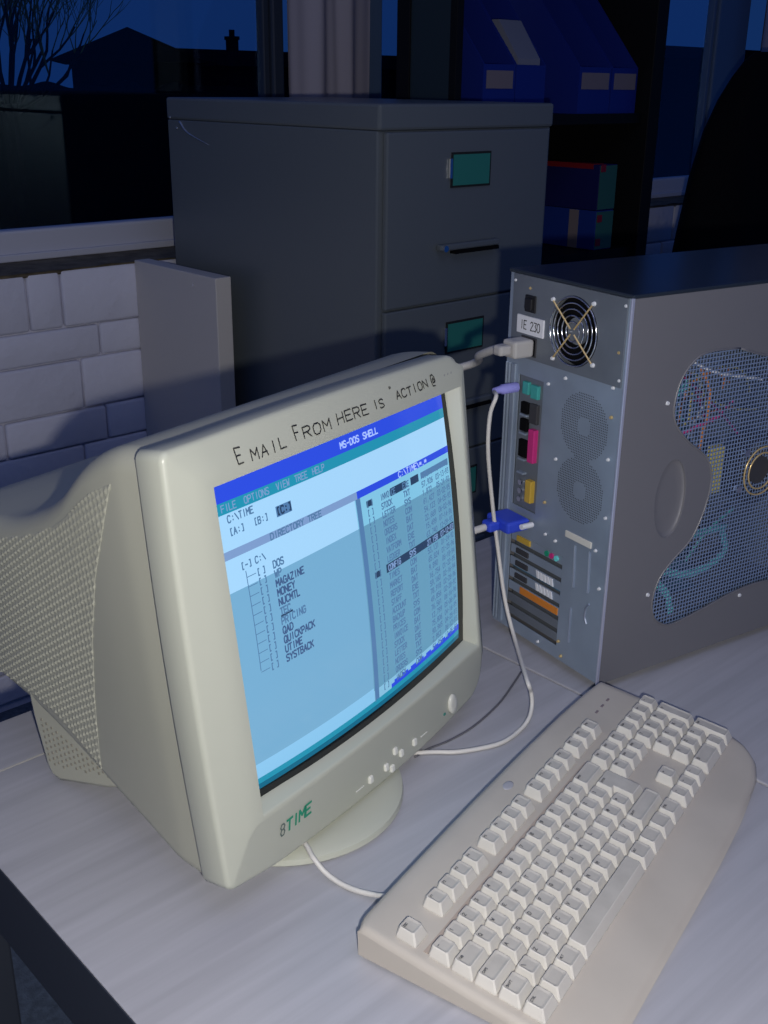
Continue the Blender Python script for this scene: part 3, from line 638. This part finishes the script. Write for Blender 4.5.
# ------------------------------------------------------------------ monitor
YW = math.radians(13.2237); TL_ = .1338
root = empty('computer_monitor', (-.7331, -.7859, .9325)); root.rotation_euler = Euler((-TL_, 0, YW), 'XYZ')
tag(root, 'beige cathode ray computer monitor with handwriting on its bezel', 'monitor')
MW = Matrix.Translation(Vector((-.7331, -.7859, .9325))) @ Euler((-TL_, 0, YW), 'XYZ').to_matrix().to_4x4()
MWI = MW.inverted()
def rr_ring(a, t, b, y, rad, n=7):
    pts = []
    for cx, cz, a0 in ((a - rad, t - rad, 0), (-a + rad, t - rad, 90), (-a + rad, -b + rad, 180), (a - rad, -b + rad, 270)):
        for i in range(n + 1):
            an = math.radians(a0 + 90 * i / n); pts.append((cx + rad * math.cos(an), y, cz + rad * math.sin(an)))
    return pts
def arc(cx, cz, r, a0, a1, n): return [(cx + r * math.cos(math.radians(a0 + (a1 - a0) * i / n)), cz + r * math.sin(math.radians(a0 + (a1 - a0) * i / n))) for i in range(n + 1)]
def outline():
    p = arc(.170, .143, .020, 0, 90, 8)
    p += [(.17 - .366 * i / 12, .163 + .0035 * i / 12 + .002 * math.sin(math.pi * i / 12)) for i in range(1, 12)]
    p += arc(-.1975, .159, .008, 90, 180, 6)
    p += [(-.2055 - .0035 * math.sin(math.pi * i / 14) - .004 * i / 14, .159 - .330 * i / 14) for i in range(1, 14)]
    p += arc(-.1995, -.173, .010, 180, 250, 5)
    bt = catmull([(-.2030, -.1822, 0), (-.165, -.1895, 0), (-.125, -.1940, 0), (-.05, -.1988, 0), (.0246, -.2008, 0), (.09, -.1990, 0), (.130, -.1955, 0)], 3)
    p += [(q.x, q.y) for q in bt[1:]]
    p += arc(.150, -.1535, .040, 285, 360, 10)
    return p
OUT = outline()
def inset(pts, d, y):
    n = len(pts); out = []
    for i in range(n):
        a = Vector(pts[(i - 1) % n]); b = Vector(pts[(i + 1) % n]); t = (b - a).normalized(); nn = Vector((t.y, -t.x))  # outward for ccw
        out.append((pts[i][0] - nn.x * d, y, pts[i][1] - nn.y * d))
    return out
EXZ = []
for (px_, pz_) in OUT:
    a = math.atan2(pz_ / .175, px_ / .2); c_, s_ = math.cos(a), math.sin(a); k = 1 / max(abs(c_), abs(s_)); EXZ.append([c_ * k, s_ * k])
for sx_ in (-1, 1):
    for sz_ in (-1, 1):
        q = min(range(len(EXZ)), key=lambda i: abs(EXZ[i][0] - sx_) + abs(EXZ[i][1] - sz_)); EXZ[q] = [sx_, sz_]
def opening(d, y):
    out = []
    for ex, ez in EXZ:
        z = ez * (.1315 if ez > 0 else .1290); x = ex * ((.1685 + .0025 * ez) if ex > 0 else .1665)
        z -= .0055 * (1 - ex * ex) if ez < 0 else .0005 * (1 - ex * ex)
        out.append((x + d * ex * (1 if ex > 0 or d > .009 else .12), y, z + d * ez * (1 if ez < 0 or d > .009 else .12)))
    return out
m = MB()
m.rings([inset(OUT, .004, .030), inset(OUT, .0015, .0285), inset(OUT, 0, .026), inset(OUT, 0, .0048), inset(OUT, .0006, .0024), inset(OUT, .0022, .0007), inset(OUT, .0045, 0), opening(.018, -.0040), opening(.011, -.0060), opening(.0075, -.0064), opening(.0062, -.0058), opening(.0052, -.0045), opening(.0012, .0055), opening(.0004, .0065), opening(.0004, .022)], cap0=False, cap1=False)
bz = m.build('bezel', M['beige'], root, True, auto=50)
TA = [(.026, .2005), (.044, .199), (.06, .198), (.10, .191), (.13, .185), (.17, .177), (.21, .170), (.25, .164), (.30, .156), (.36, .145), (.40, .13), (.42, .11)]
TT = [(.026, .164), (.044, .1645), (.055, .1645), (.072, .162), (.09, .156), (.112, .146), (.132, .133), (.154, .117), (.18, .103), (.204, .094), (.23, .085), (.261, .078), (.39, .072), (.41, .062), (.42, .045)]
TB = [(.026, .196), (.044, .192), (.07, .187), (.105, .171), (.13, .162), (.16, .150), (.20, .133), (.233, .119), (.266, .106), (.296, .099), (.33, .091), (.40, .08), (.42, .06)]
def sm(tab, y): return (interp(tab, y - .006) + 2 * interp(tab, y) + interp(tab, y + .006)) / 4
def side_x(y): return sm(TA, y)
ys = [.0288, .034, .040, .045, .05, .056, .062, .07, .08, .09, .10, .11, .12, .13, .14, .15, .16, .18, .20, .22, .25, .28, .31, .34, .37, .39, .405, .415, .42]
m = MB(); m.rings([rr_ring(sm(TA, y), sm(TT, y), sm(TB, y), y, .018 if y < .4 else .02, 6) for y in ys], cap0=False)
m.build('shell', M['beige2'], root, True)
m = MB(); m.rings([rr_ring(.1990, .1620, .1935, y, .012, 6) for y in (.0280, .0292)], cap0=False, cap1=False); m.build('seam', M['kbline'], root, True)
# louvred side vents (raised dot pattern), left and right
TOPB = [(.058, .146), (.079, .139), (.10, .131), (.122, .119), (.147, .104), (.171, .092), (.20, .082), (.228, .074), (.266, .066), (.37, .060)]
BOTB = [(.15, -.143), (.166, -.137), (.199, -.119), (.226, -.103), (.25, -.095), (.274, -.089), (.329, -.082), (.37, -.076)]
RIGHT = [(-.137, .166), (-.10, .160), (-.061, .152), (-.002, .135), (.055, .111), (.108, .080), (.145, .058)]
def vent_sheet(sgn):
    m = MB(); NU, NV = 190, 170
    def f(u, v):
        y = .08 + .29 * u
        for _ in range(6):
            z = interp(BOTB, y) + (interp(TOPB, y) - interp(BOTB, y)) * v
            y = interp(RIGHT, z) + (.37 - interp(RIGHT, z)) * u
        e = min(u, 1 - u, v, 1 - v)
        P = .0062; h = max(0, math.sin(y * 2 * math.pi / P + (z * 2 * math.pi / P) * .0)) ; q = max(0, math.sin(z * 2 * math.pi / P + y * math.pi / P))
        hgt = .0019 * (h * q) ** .6
        off = .0002 + (hgt if e > .012 else 0) - (.0 if e > .012 else .002)
        cz = sm(TT, y) - .018; cb = sm(TB, y) - .018; x = side_x(y)
        if z > cz: x = x - .018 + math.sqrt(max(0, .018 ** 2 - min(.018, z - cz) ** 2))
        return (sgn * (x + off), y, z)
    m.grid(f, NU, NV); m.build('side_vent', M['beige2'], root, True)
vent_sheet(-1); vent_sheet(1)
# lower rear neck with small vents
m = MB()
pf = [(.12, -.10), (.155, -.142), (.176, -.163), (.190, -.167), (.256, -.1765), (.267, -.173), (.272, -.162), (.277, -.112), (.277, -.07), (.20, -.07)]
m.prism(pf, -.1605, .1605, 'x'); nk = m.build('lower_neck', M['beige2'], root, True, auto=50, bevel=.004)
m = MB()
for i in range(14):
    for j in range(14):
        y = .182 + i * .0062; z = -.166 + j * .0060 + (.003 if i % 2 else 0)
        if z < -sm(TB, y) - .006 and y < .268 and z > -.154 - (y - .17) * .09: m.rbox(-.1612, -.1602, y, y + .0030, z, z + .0028, .0004, seg=1)
m.build('neck_vent', M['neckvent'], nk)
# swivel foot
fc = Vector((-.055, .095, 0)); base_w = MWI @ Vector((0, 0, 0))
ft = empty('swivel_foot', (0, 0, 0)); ft.parent = root
ft.matrix_local = MWI @ Matrix.Translation(Vector((-.7331, -.7859, .72))) @ Matrix.Rotation(YW, 4, 'Z')
def ell(rx, ry, z, cx=-.047, cy=.056): return [(cx + rx * math.cos(a), cy + ry * math.sin(a), z) for a in [2 * math.pi * i / 64 for i in range(64)]]
m = MB(); m.rings([ell(.107, .110, 0), ell(.110, .113, .003), ell(.109, .112, .008), ell(.104, .107, .0105), ell(.09, .09, .0115), ell(.07, .07, .012)])
m.build('foot_plate', M['beige'], ft, True, auto=50)
m = MB(); m.rings([ell(.080, .06, .0115, -.03, .09), ell(.082, .06, .03, -.02, .10), ell(.09, .065, .05, 0, .11), ell(.10, .08, .075, 0, .13)]); m.build('swivel_dome', M['beige2'], ft, True)
# tube face
def sy(x, z): return .0085 - .0105 * (1 - (x / .166) ** 2 * .5 - (z / .132) ** 2 * .5)
m = flat(MB()); m.grid(lambda u, v: (-.166 + .344 * u, sy(-.171 + .344 * u, -.140 + .275 * v), -.140 + .275 * v), 90, 70)
scr = m.build('screen', M['darkglass'], root, True)
# picture layers
keys = list(SC); lay = {k: i for i, k in enumerate(keys)}
IM = flat(MB())
XL, XR, ZT, ZB = -.1610, .1590, .1285, -.1165
def im_map(off):
    def f(x, z):
        k = max(0, 1 - (x / .165) ** 2); X_ = x * (1 + (.022 * z / .12 if x > 0 else 0)); Z_ = z - (.006 * k * min(1, max(0, .03 - z) / .14))
        return (X_, sy(X_, Z_) - off, Z_)
    return f
def quad(x0, x1, z0, z1, k, off=.0003, sk=0):
    n = max(1, int(abs(x1 - x0) / .005)); nz = max(1, int(abs(z1 - z0) / .006)); off += .0003
    IM.grid(lambda u, v: im_map(off)(x0 + (x1 - x0) * u, z0 + (z1 - z0) * v + sk * ((x0 + (x1 - x0) * u) - x0)), n, nz, lay[k])
quad(XL, 0, .046, ZT, 'top'); quad(XL, 0, -.099, .046, 'mid'); quad(XL, 0, ZB, -.099, 'low')
quad(0, XR, .046, ZT, 'rtop'); quad(0, XR, -.102, .046, 'rmid'); quad(0, XR, ZB, -.102, 'rlow')
quad(0, XR, .074, ZT, 'top', .00035)
quad(XL, XR, .1145, ZT, 'blue', .0005); quad(XL, XR, .1055, .1145, 'teal', .0005)
quad(XL, .004, .0715, .0780, 'grey', .0005); quad(.004, XR, .0715, .0780, 'blue', .0005)
quad(.001, .0075, -.113, .0715, 'bar', .0005)
quad(XL, XR, ZB, -.1115, 'teal', .0005); quad(XL, XR, ZB - .0045, ZB, 'bteal', .0005)
def tx(s, x, z, k, cw=.0030, h=.0052, w=.0011, off=.0012, adv=1.33): text(IM, s, x, z, cw, h, w, im_map(off), lay[k], adv)
tx('MS-DOS', -.008, .1186, 'ttext', .0034, .0052, .0012); tx('SHELL', .0245, .1186, 'ttext', .0034, .0052, .0012)
tx('FILE', -.152, .1075, 'grey', w=.0008); tx('OPTIONS', -.128, .1075, 'grey', w=.0008); tx('VIEW', -.092, .1075, 'grey', w=.0008); tx('TREE', -.070, .1075, 'grey', w=.0008); tx('HELP', -.048, .1075, 'grey', w=.0008)
tx('C:\\TIME', -.148, .0985, 'ink'); tx('[A:]', -.148, .0885, 'ink'); tx('[B:]', -.122, .0885, 'ink')
quad(-.097, -.079, .087, .0955, 'bar', .0006); tx('[C:]', -.096, .0885, 'dark', .0034, .0058, .0015, .0009)
tx('DIRECTORY TREE', -.108, .0722, 'ink', .0034, .0050)
tx('C:\\TIME\\*.*', .068, .0722, 'ttext', .0034, .0050)
quad(.004, .02, .0715, .078, 'blue', .0006)
tx('[-]', -.143, .0600, 'ink'); tx('C:\\', -.128, .0600, 'ink', .003)
names = ['DOS', 'WP', 'MAGAZINE', 'MONEY', 'NUCMTL', 'TEC', 'PRICING', 'QAD', 'QUICKPACK', 'UTIME', 'SYSTBACK']
for i, nme in enumerate(names):
    z = .0500 - i * .0078
    k = 'ink2' if i in (2, 3, 4, 7, 8, 9, 10) else 'ink'
    tx(nme, -.110, z, k, .0032, .0055, .0013); tx('[', -.128, z, 'ink'); tx(']', -.122, z, 'ink'); 
    quad(-.139, -.129, z + .0024, z + .0030, 'ink', .0006)
quad(-.1395, -.1387, -.024, .058, 'ink', .0006)
quad(-.110, -.096, .0500 - 6 * .0078 + .0062, .0500 - 6 * .0078 + .0078, 'dark', .0009)
random.seed(21)
exts = ['TXT', 'EXE', 'DAT', 'BAT', 'COM', 'SYS']
W8 = ['INVOICE', 'ACCOUNT', 'MARKET', 'LEDGER', 'ORDERS', 'STOCK', 'BACKUP', 'REPORT', 'CONFIG', 'INDEX', 'LETTER', 'PRICES', 'STAFF', 'TIMES', 'VATFORM', 'NOTES']
for i in range(22):
    z = .0605 - i * .0080
    sel = i in (0, 8)
    if i == 0:
        quad(.052, .078, z - .001, z + .0062, 'dark', .0007); quad(.086, .100, z - .001, z + .0062, 'dark', .0007); quad(.104, .156, z, z + .0058, 'bar', .0007)
    elif i == 8: quad(.033, .157, z - .0012, z + .0064, 'dark', .0007)
    k = 'ttext' if sel and i == 8 else ('ink' if not sel else 'ttext')
    nm = W8[(i * 5) % 16]
    tx(nm, .036, z, 'grey' if i == 8 else 'ink', .0026, .0050, .0011, .0013)
    tx(exts[(i * 5 + 1) % 6], .072, z, 'grey' if i == 8 else 'ink', .0028, .0050, .0012, .0013)
    tx('%d,%03d' % (random.randint(1, 98), random.randint(100, 999)), .104, z, 'grey' if i == 8 else 'ink', .0026, .0048, .0010, .0013)
    tx('%02d-%02d-9%d' % (random.randint(1, 12), random.randint(1, 28), random.randint(2, 6)), .130, z, 'grey' if i == 8 else 'ink', .0024, .0048, .0009, .0013)
    tx('[', .015, z, 'ink'); tx(']', .021, z, 'ink')
    if sel: quad(.015, .024, z, z + .0055, 'dark', .0007)
quad(.028, XR, -.1115, -.1055, 'blue', .0006); 
for i in range(9): quad(.028 + i * .0145, .033 + i * .0145, -.1075, -.1048, 'rlow', .0007)
IM.build('screen_picture', [SC[k] for k in keys], scr)
# handwriting on the upper bezel
from mathutils.bvhtree import BVHTree
BV = BVHTree.FromPolygons([v.co[:] for v in bz.data.vertices], [tuple(p.vertices) for p in bz.data.polygons])
def by(x, z):
    h = BV.ray_cast(Vector((x, -.5, z)), Vector((0, 1, 0)))[0]
    return (h.y if h else 0) - .0005
HW = flat(MB()); random.seed(2)
def hw(s, x0, x1, zb, h, w=.0012):
    adv = (x1 - x0) / max(1, len(s) - .25)
    for i, ch in enumerate(s):
        text(HW, ch, x0 + i * adv, zb + random.uniform(-.0006, .0006), adv * .72, h, w, lambda a, b: (a, by(a, b), b), 0, jit=.18, slant=.06)
hw('E', -.1390, -.1310, .1410, .0115); hw('MAIL', -.1240, -.0830, .1402, .0084); hw('F', -.0715, -.0640, .1420, .0108); hw('ROM', -.0615, -.0265, .1412, .0084)
hw('HERE', -.0165, .0260, .1415, .0086); hw('IS', .0350, .0500, .1420, .0070); hw('"', .0630, .0690, .1505, .0055); hw('ACTION', .0705, .1215, .1430, .0070); hw('@', .1285, .1375, .1425, .0100)
HWI = M['marker']; HW.build('handwriting', HWI, bz)
m = flat(MB())
for i in range(3): m.ribbon([(.152 + i * .006, .1475), (.1535 + i * .006, .1485)], .0012, lambda a, b: (a, by(a, b), b))
m.build('faint_marks', mat('faint_pencil', (.3, .3, .3), .7), bz)
m = flat(MB()); text(m, '8', -.1480, -.1672, .0052, .0100, .0014, lambda a, b: (a, by(a, b), b), 0, slant=.1)
m.build('badge_number', mat('badge_grey', (.10, .14, .13), .5), bz)
m = flat(MB()); text(m, 'TIME', -.1405, -.1672, .0072, .0098, .0022, lambda a, b: (a, by(a, b), b), 0, adv=1.14, slant=.12); m.build('badge_lettering', M['logo'], bz)
# buttons
for x, z in ((-.0229, -.1840), (.0020, -.1850), (.0115, -.1915), (.0170, -.1760), (.0270, -.1835), (.0500, -.1840)):
    m = MB(); m.rbox(x - .0028, x + .0028, by(x, z) - .002, by(x, z) + .004, z - .0036, z + .0036, .0012); m.build('button', mat('button_white', (.72, .72, .66), .3), bz)
for x in (-.0387, .0675):
    m = MB(); m.rbox(x - .006, x + .006, by(x, -.185) - .0002, by(x, -.185) + .002, -.1854, -.1846, .0003); m.build('button_mark', mat('mark', (.7, .7, .65), .4), bz)
m = MB(); yy = by(.12, -.177)
m.rings([[(.1200 + k * .0070 * math.cos(a), yy + d, -.1770 + k * .0105 * math.sin(a)) for a in [2 * math.pi * i / 28 for i in range(28)]] for k, d in ((1, .002), (1, -.0016), (.86, -.0028), (.5, -.0032))]); m.build('power_button', mat('power_button', (.62, .62, .56), .3), bz, True)
m = MB(); m.rbox(.1045, .1080, by(.106, -.182) - .0004, by(.106, -.182) + .002, -.1835, -.1810, .0005); m.build('power_lamp', M['green'], bz)

# ------------------------------------------------------------------ keyboard
KA = math.radians(13.9379); TAU = .114
kr = empty('keyboard', (-.8356, -1.0789, .72), KA)
tag(kr, 'beige full-size keyboard with a palm rest lying on the desk', 'keyboard')
U = .01905
HT = [(-.0575, .0030), (-.0545, .0062), (-.048, .0082), (-.03, .0098), (-.013, .0113), (.0, .0130), (.05, .0187), (.10, .0244), (.130, .0278), (.140, .0288), (.1455, .0262), (.149, .020)]
def yf(x): return interp([(-.006, -.045), (-.002, -.0535), (.01, -.0565), (.24, -.0562), (.31, -.054), (.38, -.0478), (.406, -.040), (.422, -.028), (.431, -.012), (.434, .004)], x)
def yr(x): return interp([(-.006, .140), (.004, .1455), (.05, .1465), (.17, .1475), (.26, .1455), (.342, .142), (.40, .1385), (.425, .136), (.434, .1345)], x)
def kz(x, y, tfront):  # outer height, rounding to the edges
    z = interp(HT, y)
    e = min((x + .0095) * .9, .434 - x, y - yf(x), yr(x) - y)
    return max(.004, z - (.004 * (1 - min(1, e / .005)) ** 2))
m = MB()
xs = [-.0095, -.0065, -.004, -.002, 0] + [.43 * i / 60 for i in range(1, 61)] + [.432, .4335, .434]
def col(x):
    a, b = yf(x), yr(x); t = [0, .008, .02, .04] + [.04 + .92 * i / 24 for i in range(1, 25)] + [.98, .992, 1]
    top = [(x, a + (b - a) * q, kz(x, a + (b - a) * q, 0)) for q in t]
    return [(x, a + .001, .001)] + top + [(x, b - .001, .003 + 0 * b)]
m.rings([col(x) for x in xs], closed=True)
m.build('case', M['kb_body'], kr, True, auto=55)
m = MB(); m.rings([[(-.0052, yf(0) + .004 + (yr(0) - .008 - yf(0)) * q, interp(HT, yf(0) + .004 + (yr(0) - .008 - yf(0)) * q) * .5 + .0003 * s_) for s_ in (-1, 1)] for q in [i / 12 for i in range(13)]], cap0=False, cap1=False, closed=False)
def deck(y): return .0130 + TAU * y
m = MB(); m.rings([[(x, y, deck(y) + h) for y, h in ((.0850, -.001), (.0856, .0006), (.0892, .0006), (.0898, -.001))] for x in (.002, .29)]); m.build('divider_ridge', mat('ridge_tan', (.40, .33, .28), .5), kr)
for (x0_, x1_) in ((.0, .0198), (.036, .1155), (.122, .2005), (.2085, .2875)):
    pass
def key(c, r, w=1, h=1, name='key', leg=None, poly=None):
    yc = (4 - r) * U if r >= 0 else (5 + .4896) * U
    b0, b1 = c * U + .0006, (c + w) * U - .0006; f0, f1 = yc - .0094 - (h - 1) * U, yc + .0086
    t0, t1 = b0 + .0026, b1 - .0026; g0, g1 = f0 + .0036, f1 - .0018
    k = MB(); H = .0092
    def P(x, y, hh): return (x, y, deck(y) + hh)
    if poly is None:
        def rr(x0, x1, y0, y1, hh, rad=.0012):
            return [P(a, b, hh) for a, b in ((x0 + rad, y0), (x1 - rad, y0), (x1, y0 + rad), (x1, y1 - rad), (x1 - rad, y1), (x0 + rad, y1), (x0, y1 - rad), (x0, y0 + rad))]
        d = .0007 if w < 3 else 0
        k.rings([rr(b0, b1, f0, f1, .0), rr(b0, b1, f0, f1, .0012), rr(t0 - .0003, t1 + .0003, g0 - .0003, g1 + .0003, H - .0006), rr(t0 + .0003, t1 - .0003, g0 + .0003, g1 - .0003, H), rr(t0 + .0022, t1 - .0022, g0 + .0022, g1 - .0022, H - d)])
    else:
        # ISO enter: 1.5u wide above, 1.25u wide below
        def L(i, hh, sh=0):
            x0, xm, x1 = c * U + .0006 + i, (c + .25) * U + .0006 + i, (c + w) * U - .0006 - i
            y1 = f1 - i * .7; ym = yc - .0094 + i * (1 if i else 0); y0 = yc - .0094 - U + i * 1.3
            return [P(a, b, hh) for a, b in ((xm, y0), (x1, y0), (x1, y1), (x0, y1), (x0, ym), (xm, ym))]
        k.rings([L(0, 0), L(0, .0012), L(.0024, H - .0005), L(.0029, H)])
    if leg:
        kk = len(k.f)
        cw, hh_ = (.0020, .0028) if len(leg) == 1 else (.0011, .0017)
        lx = t0 + .0018; ly = g1 - .0022 - hh_
        text(k, leg, lx, ly, cw, hh_, .00045 if len(leg) > 1 else .0006, lambda a, b: (a, b, deck(b) + H + .00012 - .0002 * 0), 1)
    k.keepn = False
    n0 = len([q for q in k.m if q == 0])
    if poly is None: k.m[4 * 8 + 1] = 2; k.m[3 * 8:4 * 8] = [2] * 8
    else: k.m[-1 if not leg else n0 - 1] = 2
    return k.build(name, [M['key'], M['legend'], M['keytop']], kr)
for i in range(13): key(i, 0, leg='`1234567890-='[i] if i else '-')
key(13, 0, 2, name='backspace_key', leg='BACK')
key(0, 1, 1.5, name='tab_key', leg='TAB')
for i in range(12): key(1.5 + i, 1, leg='QWERTYUIOP[]'[i])
key(13.5, 1, 1.5, name='enter_key', leg='ENTER', poly=1)
key(0, 2, 1.75, name='caps_lock_key', leg='CAPS')
for i in range(12): key(1.75 + i, 2, leg='ASDFGHJKL:@*'[i])
key(0, 3, 1.25, name='shift_key', leg='SHIFT'); key(1.25, 3, leg='\\')
for i in range(10): key(2.25 + i, 3, leg='ZXCVBNM,./'[i])
key(12.25, 3, 2.75, name='shift_key', leg='SHIFT')
for c_, w_, n_, l_ in ((0, 1.25, 'control_key', 'CTRL'), (1.25, 1.25, 'system_key', None), (2.5, 1.25, 'alt_key', 'ALT'), (3.75, 6.25, 'space_bar', None), (10, 1.25, 'alt_key', 'ALT'), (11.25, 1.25, 'system_key', None), (12.5, 1.25, 'menu_key', None), (13.75, 1.25, 'control_key', 'CTRL')): key(c_, 4, w_, name=n_, leg=l_)
key(0, -1, name='escape_key', leg='ESC')
for i in range(12): key([2, 3, 4, 5, 6.5, 7.5, 8.5, 9.5, 11, 12, 13, 14][i], -1, leg='F%d' % (i + 1), name='function_key')
for i, l in enumerate(('PRT', 'SCR', 'PAU')): key(15.25 + i, -1, leg=l, name='function_key')
for i, l in enumerate(('INS', 'HOM', 'PUP')): key(15.25 + i, 0, leg=l)
for i, l in enumerate(('DEL', 'END', 'PDN')): key(15.25 + i, 1, leg=l)
key(16.25, 3, leg='+', name='arrow_key')
for i in range(3): key(15.25 + i, 4, name='arrow_key', leg='-')
for i, l in enumerate(('NUM', '/', '*', '-')): key(18.5 + i, 0, leg=l)
for rw, sg in ((1, '789'), (2, '456'), (3, '123')):
    for i in range(3): key(18.5 + i, rw, leg=sg[i])
key(21.5, 1, 1, 2, name='plus_key', leg='+'); key(21.5, 3, 1, 2, name='enter_key', leg='ENT'); key(18.5, 4, 2, leg='0'); key(20.5, 4, leg='.')
for i in range(3):
    m = MB(); m.rbox(.372 + i * .014, .378 + i * .014, .112, .1145, deck(.113) - .001, deck(.113) + .0004, .0004); m.build('indicator_lamp', M['label'], kr)
m = MB(); n_ = 24; m.rings([[(.212 + k * .007 * math.cos(a), .129 + k * .0042 * math.sin(a), deck(.129 + k * .0042 * math.sin(a)) + h) for a in [2 * math.pi * i / n_ for i in range(n_)]] for k, h in ((1, -.001), (1, .0001), (.8, .0004))]); m.build('badge', mat('kb_badge', (.36, .36, .40), .4), kr, True)

# ------------------------------------------------------------------ cables
P_ = RW(.162, .302, 0)
kc = empty('keyboard_cable', (-.60, -.82, .72)); tag(kc, 'thin cream keyboard cable looping from the monitor foot to the violet plug', 'cable')
o_ = Vector((-.60, -.82, .72))
def pin(px, py, Y=None, Z=None):
    d = RC @ Vector(((px - 384) / 1088.0, (512 - py) / 1088.0, -1))
    t = (Y - CAM.y) / d.y if Y is not None else (Z - CAM.z) / d.z
    return CAM + d * t
path = [pin(396, 898, Z=.7400), pin(390, 897, Z=.7330), pin(375, 895, Z=.7255), pin(355, 890, Z=.7232), pin(338, 882, Z=.7235), pin(325, 872, Z=.7275), pin(315, 860, Z=.7350), pin(309, 850, Z=.7362), (-.822, -.800, .7362), (-.77, -.790, .7355), (-.715, -.778, .7340), (-.680, -.775, .7240), pin(432, 752, Z=.7228), pin(455, 752, Z=.7228), pin(482, 748, Z=.7228), pin(503, 742, Z=.7228), pin(520, 730, Z=.7235), pin(529, 718, Z=.7290)]
tail = [pin(532, 705, Z=.737), pin(531, 692, Z=.750), pin(527, 680, Z=.764), pin(515, 640, Y=-.745), pin(505, 600, Y=-.715), pin(498, 550, Y=-.69), pin(492, 500, Y=-.68), pin(488, 450, Y=-.68), pin(490, 415, Y=-.68), pin(496, 397, Y=-.682)]
pl = RW(.163, .303, .030)
pts = catmull([Vector(p) for p in path] + tail + [pl + Vector((-.004, 0, -.001))], 8)
m = MB(); m.tube([p - o_ for p in pts], .0023, 8); m.build('cord', M['cable'], kc, True)
a_, b_ = RW(.163, .303, .034), RW(.163, .303, .0025)
m = MB(); L = [a_.lerp(b_, t) - o_ for t in (0, .15, .3, .35, 1)]; m.tube(L, [.003, .0038, .0042, .0056, .0056], 14); m.build('violet_plug', M['purple'], kc, True, auto=50)
# thin dark tube along a line on the desk
cp = [pin(415, 757, Z=.7215), pin(428, 749, Z=.7215), pin(450, 740, Z=.7215), pin(474, 726, Z=.7215), pin(498, 704.5, Z=.7215), pin(512, 686, Z=.7215), pin(521, 672, Z=.7215)]
o_ = cp[3].copy(); m = MB(); m.tube([p - o_ for p in catmull(cp, 8)], .0011, 6)
c = m.build('thin_dark_line', mat('dark_line', (.12, .12, .14), .5), None, True, loc=tuple(o_)); tag(c, 'very thin dark line curving on the desk between monitor and tower', 'cord')
# video cable
vc = empty('monitor_cable', tuple(RW(.146, .152, .05))); tag(vc, 'pale video cable with a blue connector behind the monitor', 'cable'); o_ = RW(.146, .152, .05)
c0 = RW(.146, .152, 0); q0 = RW(.146, .152, .052)
pts = catmull([q0 + Vector((.004, 0, 0)), q0 + Vector((-.03, .004, .000)), q0 + Vector((-.08, .03, -.002)), Vector((-.56, -.53, .84)), Vector((-.64, -.48, .85))], 8)
m = MB(); m.tube([p - o_ for p in pts], .0042, 10); m.build('cord', M['cable'], vc, True)
def onr(u0, u1, z0, z1, o0, o1, r_, name, mt, par, o_, sm_=False):
    # box in rear panel frame
    m = MB(); m.rbox(0, o1 - o0, 0, u1 - u0, 0, z1 - z0, r_)
    base = RW(u0, z0, o0); ex = Vector((-vx, -vy, 0)); ey = Vector((ux, uy, 0)); ez = Vector((0, 0, 1))
    m.v = [tuple(base + ex * a + ey * b + ez * c - o_) for a, b, c in m.v]
    return m.build(name, mt, par, sm_)
onr(.126, .166, .146, .160, .003, .034, .003, 'blue_connector', M['blueplug'], vc, o_)
onr(.138, .154, .147, .159, .034, .050, .003, 'strain_relief', M['blueplug'], vc, o_)
onr(.1245, .1672, .1475, .1585, .0015, .0042, .001, 'connector_flange', M['chrome'], vc, o_)
e_ = RW(.120, .155, .004); f_ = RW(.120, .155, .020)
m = MB(); m.tube([e_ - o_, f_ - o_], .0032, 10); m.build('thumb_screw', M['white'], vc)
# power cable
pc = empty('power_cable', tuple(RW(.147, .351, .05))); tag(pc, 'thick grey power cable plugged in beside the tower fan', 'cable'); o_ = RW(.147, .351, .05)
q1 = RW(.147, .351, .040)
pts = catmull([q1 + Vector((.01, 0, 0)), pin(500, 348, Y=-.665), pin(480, 355, Y=-.63), pin(462, 367, Y=-.58), Vector((-.56, -.50, 1.00)), Vector((-.62, -.44, .93))], 8)
m = MB(); m.tube([p - o_ for p in pts], .0046, 10); m.build('cord', M['cable2'], pc, True)
onr(.136, .158, .342, .361, .0035, .030, .003, 'socket_plug', M['cable2'], pc, o_)
onr(.140, .154, .346, .357, .030, .046, .003, 'strain_relief', M['cable2'], pc, o_)
